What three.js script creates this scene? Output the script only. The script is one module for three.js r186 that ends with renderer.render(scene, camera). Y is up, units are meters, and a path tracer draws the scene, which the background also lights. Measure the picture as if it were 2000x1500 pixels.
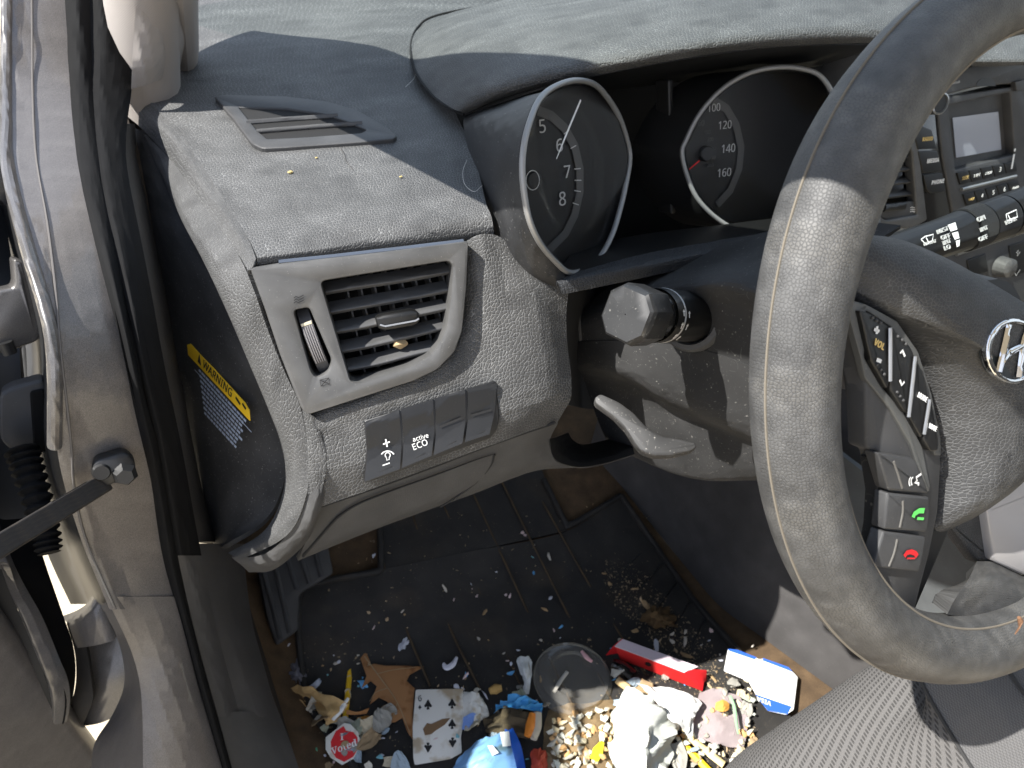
import * as THREE from 'three';
import { RoundedBoxGeometry } from 'three/addons/geometries/RoundedBoxGeometry.js';
import { TextGeometry } from 'three/addons/geometries/TextGeometry.js';
import { FontLoader } from 'three/addons/loaders/FontLoader.js';
import { ConvexGeometry } from 'three/addons/geometries/ConvexGeometry.js';
import { mergeGeometries, toCreasedNormals } from 'three/addons/utils/BufferGeometryUtils.js';

// ---------------------------------------------------------------- camera, sky, sun, exposure
const scene = new THREE.Scene();
const FPX = 1400, D2R = Math.PI / 180;                       // focal length in photo pixels
const PITCH = 37.5 * D2R, YAW = 28 * D2R;
const EYE = new THREE.Vector3(0, 1.17, 0);
const FW = new THREE.Vector3(Math.sin(YAW) * Math.cos(PITCH), -Math.sin(PITCH), -Math.cos(YAW) * Math.cos(PITCH));
const RT = new THREE.Vector3(Math.cos(YAW), 0, Math.sin(YAW));
const UP = new THREE.Vector3().crossVectors(RT, FW);
const camera = new THREE.PerspectiveCamera(2 * Math.atan(750 / FPX) / D2R, 4 / 3, 0.02, 200);
camera.position.copy(EYE); camera.lookAt(EYE.clone().add(FW));
camera.focus = 0.46; camera.userData.fStop = 15;
scene.add(camera);

const SUNDIR = new THREE.Vector3(0.60, -0.79, 0.07).normalize();   // the way the light travels
// hazy summer sky: pale at the horizon, soft blue overhead, the same all round
{
  const w = 64, h = 64, d = new Float32Array(w * h * 4);
  for (let y = 0; y < h; y++) { const e = Math.max(0, (y + 0.5) / h * 2 - 1), t = Math.pow(e, 0.6); for (let x = 0; x < w; x++) { const o = (y * w + x) * 4; d[o] = 0.53 - 0.27 * t; d[o + 1] = 0.545 - 0.20 * t; d[o + 2] = 0.60 - 0.07 * t; d[o + 3] = 1; } }
  const t = new THREE.DataTexture(d, w, h, THREE.RGBAFormat, THREE.FloatType); t.mapping = THREE.EquirectangularReflectionMapping; t.magFilter = t.minFilter = THREE.LinearFilter; t.needsUpdate = true;
  scene.background = t; scene.environment = t;
}
scene.backgroundIntensity = 1; scene.environmentIntensity = 1;
const sun = new THREE.DirectionalLight(new THREE.Color(1, 0.97, 0.925), 4.6);
sun.position.copy(SUNDIR).multiplyScalar(-6).add(new THREE.Vector3(0.3, 0.8, -0.3));
sun.target.position.set(0.3, 0.8, -0.3); sun.castShadow = true;
sun.shadow.mapSize.set(4096, 4096);
Object.assign(sun.shadow.camera, { left: -1.6, right: 1.6, top: 1.6, bottom: -1.6, near: 0.5, far: 14 });
scene.add(sun, sun.target);
const renderer = new THREE.WebGLRenderer({ antialias: true });
renderer.toneMapping = THREE.LinearToneMapping;
renderer.toneMappingExposure = 2.6;
renderer.shadowMap.enabled = true;

// ---------------------------------------------------------------- helpers
let seed = 7;
const rnd = () => { seed = (seed * 1664525 + 1013904223) >>> 0; return seed / 4294967296; };
const rr = (a, b) => a + (b - a) * rnd();
const V = (x, y, z) => new THREE.Vector3(x, y, z);
const lerp = (a, b, t) => a + (b - a) * t;
const ray = (px, py) => RT.clone().multiplyScalar((px - 1000) / FPX).addScaledVector(UP, -(py - 750) / FPX).add(FW);
function K(px, py, a, v) {                                      // pixel + where it lies (x=, y=, z= or depth) -> point
  const r = ray(px, py);
  if (a === 'd') return r.multiplyScalar(v).add(EYE);
  const t = (v - EYE[a]) / r[a]; return r.multiplyScalar(t).add(EYE);
}
const KP = (px, py, pl) => { const r = ray(px, py); const t = pl.p.clone().sub(EYE).dot(pl.n) / r.dot(pl.n); return r.multiplyScalar(t).add(EYE); };
function plane(p, n) { n = n.clone().normalize(); if (n.dot(EYE.clone().sub(p)) < 0) n.negate(); return { p: p.clone(), n }; }
const plane3 = (a, b, c) => plane(a, b.clone().sub(a).cross(c.clone().sub(a)));
const liftPl = (pl, h) => ({ p: pl.p.clone().addScaledVector(pl.n, h), n: pl.n });
const Q = (p) => p.isVector3 ? p.clone() : (typeof p[2] === 'object' ? KP(p[0], p[1], p[3] ? liftPl(p[2], p[3]) : p[2]) : K(...p));
const depthOf = (p) => p.clone().sub(EYE).dot(FW);

const taken = {};
function numbered(n) { if (!(n in taken)) { taken[n] = 0; return n; } taken[n]++; return n + '_' + String(taken[n]).padStart(3, '0'); }
function obj(name, geo, m, parent) {
  if (Array.isArray(geo)) geo = merge(geo);
  const o = new THREE.Mesh(geo, m); o.name = parent ? name : numbered(name); o.castShadow = o.receiveShadow = true;
  (parent || scene).add(o); return o;
}
function thing(name, label, category, group) {
  const o = new THREE.Group(); o.name = numbered(name); o.userData = { label, category }; if (group) o.userData.group = group;
  scene.add(o); return o;
}
function single(name, geo, m, label, category, group) {
  const o = obj(name, geo, m); o.userData = { label, category }; if (group) o.userData.group = group; return o;
}
function merge(gs) {
  gs = gs.map((g) => { g = g.index ? g.toNonIndexed() : g.clone(); for (const k of Object.keys(g.attributes)) if (!['position', 'normal', 'uv'].includes(k)) g.deleteAttribute(k); g.clearGroups?.(); return g; });
  return mergeGeometries(gs);
}
const cr = (a, b, c, d, t) => { const t2 = t * t, t3 = t2 * t; return 0.5 * (2 * b + (c - a) * t + (2 * a - 5 * b + 4 * c - d) * t2 + (3 * b - a - 3 * c + d) * t3); };
function spl(pts, t) {                                          // catmull-rom through points, t in 0..1
  const n = pts.length - 1, s = Math.min(Math.max(t, 0), 1) * n, i = Math.min(Math.floor(s), n - 1), f = s - i;
  const p1 = pts[i], p2 = pts[i + 1], p0 = i > 0 ? pts[i - 1] : p1.clone().multiplyScalar(2).sub(p2), p3 = i < n - 1 ? pts[i + 2] : p2.clone().multiplyScalar(2).sub(p1);
  return V(cr(p0.x, p1.x, p2.x, p3.x, f), cr(p0.y, p1.y, p2.y, p3.y, f), cr(p0.z, p1.z, p2.z, p3.z, f));
}
// smooth sheet through a net of control points, with real thickness behind it
function patch(net, { nu = 8, nv = 8, th = 0.004, lin = false, fn = null } = {}) {
  net = net.map((r) => r.map(Q));
  const NU = (net.length - 1) * nu + 1, NV = (net[0].length - 1) * nv + 1;
  const P = [];
  const col = (t) => net.map((r) => spl(r, t));
  for (let j = 0; j < NV; j++) { const c = col(j / (NV - 1)); for (let i = 0; i < NU; i++) { (P[i] = P[i] || [])[j] = spl(c, i / (NU - 1)); } }
  return grid(P, th, fn);
}
function grid(P, th, fn) {
  const NU = P.length, NV = P[0].length;
  const N = P.map((r, i) => r.map((p, j) => {
    const a = P[Math.min(i + 1, NU - 1)][j].clone().sub(P[Math.max(i - 1, 0)][j]), b = P[i][Math.min(j + 1, NV - 1)].clone().sub(P[i][Math.max(j - 1, 0)]);
    return a.cross(b).normalize();
  }));
  const mi = NU >> 1, mj = NV >> 1; let s = 0;
  for (let i = 0; i < NU; i += Math.max(1, NU >> 2)) for (let j = 0; j < NV; j += Math.max(1, NV >> 2)) s += N[i][j].dot(EYE.clone().sub(P[i][j]));
  const flip = s < 0; if (flip) N.forEach((r) => r.forEach((n) => n.negate()));
  if (fn) for (let i = 0; i < NU; i++) for (let j = 0; j < NV; j++) P[i][j].addScaledVector(N[i][j], fn(i / (NU - 1), j / (NV - 1), P[i][j]));
  const ulen = [0], vlen = [0];
  for (let i = 1; i < NU; i++) ulen[i] = ulen[i - 1] + P[i][mj].distanceTo(P[i - 1][mj]);
  for (let j = 1; j < NV; j++) vlen[j] = vlen[j - 1] + P[mi][j].distanceTo(P[mi][j - 1]);
  const pos = [], uv = [], idx = [];
  const put = (off) => { for (let i = 0; i < NU; i++) for (let j = 0; j < NV; j++) { const p = P[i][j].clone().addScaledVector(N[i][j], off); pos.push(p.x, p.y, p.z); uv.push(vlen[j], -ulen[i]); } };
  put(0); if (th) put(-th);
  const id = (i, j, b) => i * NV + j + (b ? NU * NV : 0);
  const tri = (a, b, c) => flip ? idx.push(a, c, b) : idx.push(a, b, c);
  for (let i = 0; i < NU - 1; i++) for (let j = 0; j < NV - 1; j++) {
    tri(id(i, j), id(i + 1, j), id(i, j + 1)); tri(id(i + 1, j), id(i + 1, j + 1), id(i, j + 1));
    if (th) { tri(id(i, j, 1), id(i, j + 1, 1), id(i + 1, j, 1)); tri(id(i + 1, j, 1), id(i, j + 1, 1), id(i + 1, j + 1, 1)); }
  }
  if (th) {
    const side = (a, b) => { tri(a, b, a + NU * NV); tri(b, b + NU * NV, a + NU * NV); };
    for (let j = 0; j < NV - 1; j++) { side(id(0, j), id(0, j + 1)); side(id(NU - 1, j + 1), id(NU - 1, j)); }
    for (let i = 0; i < NU - 1; i++) { side(id(i + 1, 0), id(i, 0)); side(id(i, NV - 1), id(i + 1, NV - 1)); }
  }
  let g = new THREE.BufferGeometry();
  g.setAttribute('position', new THREE.Float32BufferAttribute(pos, 3)); g.setAttribute('uv', new THREE.Float32BufferAttribute(uv, 2)); g.setIndex(idx);
  return toCreasedNormals(g, 0.75);
}
function frameOf(pl) {
  const u = RT.clone().addScaledVector(pl.n, -RT.dot(pl.n)).normalize(), v = pl.n.clone().cross(u).normalize();
  return { u, v, n: pl.n, to: (q) => { const d = q.clone().sub(pl.p); return new THREE.Vector2(d.dot(u), d.dot(v)); }, m: new THREE.Matrix4().makeBasis(u, v, pl.n).setPosition(pl.p) };
}
function roundPoly(p, r) {                                       // closed 2D polygon with rounded corners
  const out = [], n = p.length;
  for (let i = 0; i < n; i++) {
    const a = p[(i + n - 1) % n], b = p[i], c = p[(i + 1) % n], da = a.clone().sub(b), dc = c.clone().sub(b), k = Math.min(r, da.length() * 0.45, dc.length() * 0.45);
    const s = b.clone().addScaledVector(da.normalize(), k), e = b.clone().addScaledVector(dc.normalize(), k);
    for (let t = 0; t <= 4; t++) { const f = t / 4; out.push(s.clone().multiplyScalar((1 - f) ** 2).addScaledVector(b, 2 * f * (1 - f)).addScaledVector(e, f * f)); }
  }
  return out;
}
function smoothPoly(p, k = 6) {
  const out = [], n = p.length;
  for (let i = 0; i < n; i++) for (let t = 0; t < k; t++) { const f = t / k, g = (q) => p[(i + q + n) % n]; out.push(new THREE.Vector2(cr(g(-1).x, g(0).x, g(1).x, g(2).x, f), cr(g(-1).y, g(0).y, g(1).y, g(2).y, f))); }
  return out;
}
// plate cut to a pixel outline lying on a plane
function slab(px, pl, { th = 0.003, lift = 0, r = 0, bev = 0.0006, holes = [], smooth = false, bs = 3 } = {}) {
  const f = frameOf(pl);
  const conv = (a, rad, sm) => { let q = a.map((p) => f.to(p.isVector3 ? p : KP(p[0], p[1], pl))); if (THREE.ShapeUtils.area(q) < 0) q.reverse(); return sm ? smoothPoly(q) : rad ? roundPoly(q, rad) : q; };
  const sh = new THREE.Shape(conv(px, r, smooth));
  for (const h of holes) sh.holes.push(new THREE.Path(conv(h.pts || h, h.r ?? r, h.smooth).reverse()));
  const g = new THREE.ExtrudeGeometry(sh, { depth: Math.max(th - 2 * bev, 0.0001), bevelEnabled: bev > 0, bevelThickness: bev, bevelSize: bev, bevelOffset: -bev, bevelSegments: bs, curveSegments: 6 });
  g.translate(0, 0, lift - th + bev); g.applyMatrix4(f.m); g.clearGroups();
  return toCreasedNormals(g, 0.6);
}
// tube along points, elliptical section (ra across 'up', rb along it)
function loft(pts, radii, up, { seg = 20, n = 40, cap = true, closed = false } = {}) {
  pts = pts.map(Q); const P = [];
  const rad = (t) => { const s = t * (radii.length - 1), i = Math.min(Math.floor(s), radii.length - 2), f = s - i; const a = radii[i], b = radii[i + 1] || a; return [lerp(a[0], b[0], f), lerp(a[1], b[1], f)]; };
  for (let i = 0; i <= n; i++) {
    const t = i / n, c = spl(pts, t), d = spl(pts, Math.min(1, t + 0.01)).sub(spl(pts, Math.max(0, t - 0.01))).normalize();
    const a = up.clone().cross(d).normalize(), b = d.clone().cross(a), [ra, rb] = rad(t), row = [];
    for (let j = 0; j <= seg; j++) { const w = j / seg * 2 * Math.PI; row.push(c.clone().addScaledVector(a, Math.cos(w) * ra).addScaledVector(b, Math.sin(w) * rb)); }
    P.push(row);
  }
  if (cap) { const c0 = spl(pts, 0), c1 = spl(pts, 1); P.unshift(P[0].map(() => c0.clone())); P.push(P[1].map(() => c1.clone())); }
  const NU = P.length, NV = seg + 1, pos = [], uv = [], idx = []; let L = 0;
  P.forEach((r, i) => { if (i) L += r[0].distanceTo(P[i - 1][0]); let w = 0; r.forEach((p, j) => { if (j) w += p.distanceTo(r[j - 1]); pos.push(p.x, p.y, p.z); uv.push(L, w); }); });
  for (let i = 0; i < NU - 1; i++) for (let j = 0; j < NV - 1; j++) { const a = i * NV + j; idx.push(a, a + NV, a + 1, a + NV, a + NV + 1, a + 1); }
  const g = new THREE.BufferGeometry(); g.setAttribute('position', new THREE.Float32BufferAttribute(pos, 3)); g.setAttribute('uv', new THREE.Float32BufferAttribute(uv, 2)); g.setIndex(idx);
  const h = toCreasedNormals(g, 0.8); return h;
}
const tube = (pts, r, seg = 8, n = 24) => loft(pts, [[r, r], [r, r]], V(0.13, 0.96, 0.24), { seg, n });
function lathe(p, dir, prof, seg = 32) {
  const g = new THREE.LatheGeometry(prof.map(([r, h]) => new THREE.Vector2(r, h)), seg);
  g.applyQuaternion(new THREE.Quaternion().setFromUnitVectors(V(0, 1, 0), dir.clone().normalize())); g.translate(p.x, p.y, p.z);
  return toCreasedNormals(g, 0.6);
}
function boxAt(p, ux, uy, uz, sx, sy, sz, r = 0.001) {
  const g = new RoundedBoxGeometry(sx, sy, sz, 2, Math.min(r, sx / 2.1, sy / 2.1, sz / 2.1)); g.applyMatrix4(new THREE.Matrix4().makeBasis(ux, uy, uz).setPosition(p)); return g;
}
const [fontB, fontR, fontS] = await Promise.all(['droid_sans_bold', 'droid_sans_regular', 'droid_serif_bold'].map((f) => new FontLoader().loadAsync('fonts/droid/' + f + '.typeface.json')));
// raised print: text whose baseline runs from pixel a to pixel b on a plane
function txt(str, a, b, pl, { font = fontB, lift = 0.0004, th = 0.0003, sy = 1 } = {}) {
  const A = Q([...a, pl]), B = Q([...b, pl]), u = B.clone().sub(A), w = u.length(); u.normalize();
  const v = pl.n.clone().cross(u).normalize();
  const g = new TextGeometry(str, { font, size: 1, depth: 0.02, curveSegments: 4, bevelEnabled: false }); g.computeBoundingBox();
  const bb = g.boundingBox, s = w / (bb.max.x - bb.min.x); g.translate(-bb.min.x, 0, 0); g.scale(s, s * sy, th / 0.02);
  g.applyMatrix4(new THREE.Matrix4().makeBasis(u, v, pl.n).setPosition(A.addScaledVector(pl.n, lift - th)));
  return g;
}
// printed line along pixels on a plane
function stroke(px, pl, w, lift = 0.0004, closed = false) {
  const pts = px.map((p) => Q(p.isVector3 ? p : [...p, pl])); if (closed) pts.push(pts[0].clone());
  const pos = [], idx = [], uv = [];
  pts.forEach((p, i) => {
    const a = pts[Math.max(0, i - 1)], b = pts[Math.min(pts.length - 1, i + 1)], d = b.clone().sub(a).normalize(), s = pl.n.clone().cross(d).normalize();
    for (const k of [-1, 1]) { const q = p.clone().addScaledVector(s, k * w / 2).addScaledVector(pl.n, lift); pos.push(q.x, q.y, q.z); uv.push(i, k); }
    if (i) { const o = i * 2; idx.push(o - 2, o - 1, o, o - 1, o + 1, o); }
  });
  const g = new THREE.BufferGeometry(); g.setAttribute('position', new THREE.Float32BufferAttribute(pos, 3)); g.setAttribute('uv', new THREE.Float32BufferAttribute(uv, 2)); g.setIndex(idx); g.computeVertexNormals(); return g;
}
const arcPx = (cx, cy, rx, ry, a0, a1, n = 14) => Array.from({ length: n + 1 }, (_, i) => { const a = lerp(a0, a1, i / n) * D2R; return [cx + rx * Math.cos(a), cy - ry * Math.sin(a)]; });
// ---------------------------------------------------------------- textures and materials
function dataTex(n, fn, tile, srgb) {
  const d = new Uint8Array(n * n * 4);
  for (let y = 0; y < n; y++) for (let x = 0; x < n; x++) { const c = fn(x, y), o = (y * n + x) * 4; if (Array.isArray(c)) { d[o] = c[0]; d[o + 1] = c[1]; d[o + 2] = c[2]; } else d[o] = d[o + 1] = d[o + 2] = c; d[o + 3] = 255; }
  const t = new THREE.DataTexture(d, n, n); t.wrapS = t.wrapT = THREE.RepeatWrapping; t.magFilter = t.minFilter = THREE.LinearFilter;
  if (srgb) t.colorSpace = THREE.SRGBColorSpace; t.repeat.set(1 / tile, 1 / tile); t.needsUpdate = true; return t;
}
const reuse = (t, tile) => { const c = t.clone(); c.repeat.set(1 / tile, 1 / tile); c.needsUpdate = true; return c; };
function vnoise(n, cells, s) {                                   // tiling value noise field 0..1
  const old = seed; seed = s; const g = Array.from({ length: cells * cells }, rnd); seed = old;
  const at = (i, j) => g[((j % cells + cells) % cells) * cells + (i % cells + cells) % cells];
  const f = new Float32Array(n * n);
  for (let y = 0; y < n; y++) for (let x = 0; x < n; x++) {
    const u = x / n * cells, v = y / n * cells, i = Math.floor(u), j = Math.floor(v); let a = u - i, b = v - j; a = a * a * (3 - 2 * a); b = b * b * (3 - 2 * b);
    f[y * n + x] = lerp(lerp(at(i, j), at(i + 1, j), a), lerp(at(i, j + 1), at(i + 1, j + 1), a), b);
  }
  return f;
}
function fbm(n, c0, oct, s) { const f = new Float32Array(n * n); let a = 0.5, sum = 0; for (let o = 0; o < oct; o++) { const v = vnoise(n, c0 << o, s + o * 17); for (let i = 0; i < f.length; i++) f[i] += v[i] * a; sum += a; a *= 0.5; } for (let i = 0; i < f.length; i++) f[i] /= sum; return f; }
function worley(n, cells, s, jit = 0.85) {                       // distance to cell borders, tiling
  const old = seed; seed = s; const px = [], py = []; for (let i = 0; i < cells * cells; i++) { px.push(0.5 + (rnd() - 0.5) * jit); py.push(0.5 + (rnd() - 0.5) * jit); } seed = old;
  const f = new Float32Array(n * n), id = new Int32Array(n * n);
  for (let y = 0; y < n; y++) for (let x = 0; x < n; x++) {
    const u = x / n * cells, v = y / n * cells, ci = Math.floor(u), cj = Math.floor(v); let d1 = 9, d2 = 9, k = 0;
    for (let dj = -1; dj <= 1; dj++) for (let di = -1; di <= 1; di++) {
      const q = ((cj + dj + cells) % cells) * cells + (ci + di + cells) % cells, dx = ci + di + px[q] - u, dy = cj + dj + py[q] - v, d = dx * dx + dy * dy;
      if (d < d1) { d2 = d1; d1 = d; k = q; } else if (d < d2) d2 = d;
    }
    f[y * n + x] = Math.sqrt(d2) - Math.sqrt(d1); id[y * n + x] = k;
  }
  return { f, id };
}
const sm = (a, b, x) => { const t = Math.min(1, Math.max(0, (x - a) / (b - a))); return t * t * (3 - 2 * t); };
const NT = 1024;
const wl = worley(NT, 36, 11), nz = fbm(NT, 8, 5, 3), nz2 = fbm(NT, 4, 4, 91), fine = fbm(NT, 256, 2, 55);
// specks and lint: light matter scattered on dark plastic
function speckField(n, specks, lint, s) {
  const f = new Float32Array(n * n), old = seed; seed = s;
  const dot = (x, y, r, v) => { for (let j = Math.floor(y - r - 1); j <= y + r + 1; j++) for (let i = Math.floor(x - r - 1); i <= x + r + 1; i++) { const d = Math.hypot(i - x, j - y), a = Math.max(0, Math.min(1, r + 0.5 - d)) * v, k = ((j + n) % n) * n + (i + n) % n; if (a > f[k]) f[k] = a; } };
  for (let i = 0; i < specks; i++) dot(rnd() * n, rnd() * n, 0.7 + 2.3 * rnd() ** 5, 0.2 + 0.8 * rnd() ** 2);
  for (let i = 0; i < lint; i++) { let x = rnd() * n, y = rnd() * n, a = rnd() * 6.3, c = (rnd() - 0.5) * 0.3; const L = 5 + rnd() ** 2 * 24, v = 0.25 + 0.5 * rnd(); for (let k = 0; k < L; k++) { x += Math.cos(a); y += Math.sin(a); a += c * 0.5 + (rnd() - 0.5) * 0.15; dot((x + n) % n, (y + n) % n, 0.7, v); } }
  seed = old; return f;
}
const spk = speckField(NT, 5200, 420, 5), spk2 = speckField(NT, 1800, 110, 77);
const leatherBump = dataTex(NT, (x, y) => { const k = y * NT + x; return 255 * (0.15 + 0.7 * sm(0.02, 0.32, wl.f[k]) * (0.75 + 0.25 * nz[k]) + 0.1 * fine[k]); }, 0.11);
const leatherCol = dataTex(NT, (x, y) => { const k = y * NT + x, cr_ = 1 - sm(0.02, 0.2, wl.f[k]); let v = 118 + 12 * (nz[k] - 0.5) * 2 + 16 * (nz2[k] - 0.5) * 2 + 56 * cr_ * (0.4 + nz2[k]) + 70 * spk2[k]; v = Math.max(40, Math.min(255, v)); return [v, v, v * 0.99]; }, 0.11, true);
const rimCol = dataTex(NT, (x, y) => { const k = y * NT + x, cell = sm(0.06, 0.3, wl.f[k]); const w = sm(0.35, 0.62, nz2[k]); const b = 112 + 30 * (nz[k] - 0.5) * 2, t = cell * (0.55 * w + 0.15); return [b + 34 * t, b + 31 * t, b + 25 * t]; }, 0.056, true);
const dustCol = dataTex(NT, (x, y) => { const k = y * NT + x; const b = 88 + 50 * (nz[k] - 0.5) + 40 * (nz2[k] - 0.5), s = Math.min(1, spk[k]); return [lerp(b, 225, s), lerp(b, 222, s), lerp(b, 214, s)]; }, 0.30, true);
const dustLow = dataTex(NT, (x, y) => { const k = y * NT + x; const b = 150 + 34 * (nz[k] - 0.5) + 26 * (nz2[k] - 0.5), s = Math.min(1, spk2[k] * 0.8); return [lerp(b, 235, s), lerp(b, 232, s), lerp(b, 224, s)]; }, 0.16, true);
const grainBump = dataTex(512, (x, y) => { const k = y * 2 * NT + x * 2; return 255 * (0.5 * fine[k] + 0.5 * nz[k]); }, 0.03);
const flakeCol = dataTex(512, (x, y) => { const k = y * 2 * NT + x * 2; const v = 190 + 60 * (fine[k] - 0.5) * 2 + 26 * (nz2[k] - 0.5); return [v, v * 0.99, v * 0.98]; }, 0.05, true);
const rubberCol = dataTex(NT, (x, y) => { const k = y * NT + x; const g = sm(0.5, 0.78, nz2[k]); const b = 70 + 46 * (nz[k] - 0.5), s = spk2[k]; return [lerp(b + 26 * g, 190, s), lerp(b + 20 * g, 176, s), lerp(b + 12 * g, 150, s)]; }, 0.22, true);
const carpetCol = dataTex(512, (x, y) => { const k = y * 2 * NT + x * 2; const v = 0.35 * fine[k] + 0.35 * nz[k] + 0.3 * nz2[k]; const s = spk2[k]; return [lerp(70 + 130 * v, 220, s), lerp(60 + 118 * v, 205, s), lerp(48 + 100 * v, 170, s)]; }, 0.10, true);
const paveCol = dataTex(NT, (x, y) => { const k = y * NT + x; const v = 0.5 * nz[k] + 0.5 * fine[k]; return [165 + 85 * v, 157 + 81 * v, 140 + 76 * v]; }, 0.4, true);
const stainCol = dataTex(512, (x, y) => { const k = y * 2 * NT + x * 2, s = sm(0.55, 0.75, nz2[k]) * 0.7 + sm(0.6, 0.8, nz[k]) * 0.3; return [240 - 70 * s, 238 - 92 * s, 230 - 120 * s]; }, 0.09, true);
const weave = (n, fn) => dataTex(n, fn, 1);
// seat cloth: rows of open cells between raised cords
const clothA = (() => { const n = 512, t = dataTex(n, (x, y) => { const c = x / n * 12, r = y / n * 5, cx = c - Math.floor(c), row = Math.floor(r), ry = r - row; const hole = (row % 1 === 0) ? sm(0.28, 0.42, ry) * (1 - sm(0.78, 0.92, ry)) * sm(0.12, 0.3, (cx + 0.25 * (row % 2)) % 1) * (1 - sm(0.62, 0.8, (cx + 0.25 * (row % 2)) % 1)) : 0; const k = y * 2 * NT + x * 2; return 255 * (0.76 - 0.45 * hole + 0.3 * (fine[k] - 0.5)); }, 0.031); return t; })();
const clothB = dataTex(512, (x, y) => { const n = 512, a = x / n * 24, b = y / n * 24, w = 0.5 + 0.5 * Math.sin(a * 6.283) * Math.sin((b + 0.5 * Math.floor(a)) * 6.283); const k = y * 2 * NT + x * 2; return 255 * (0.35 + 0.4 * w + 0.25 * fine[k]); }, 0.05);
const clothP = dataTex(512, (x, y) => { const n = 512, a = x / n * 20, b = y / n * 20; const w = Math.max(0, Math.sin(a * 6.283) * Math.sin((b + 0.5 * Math.floor(a)) * 6.283)); return 255 * (0.4 + 0.6 * w); }, 0.05);

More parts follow.
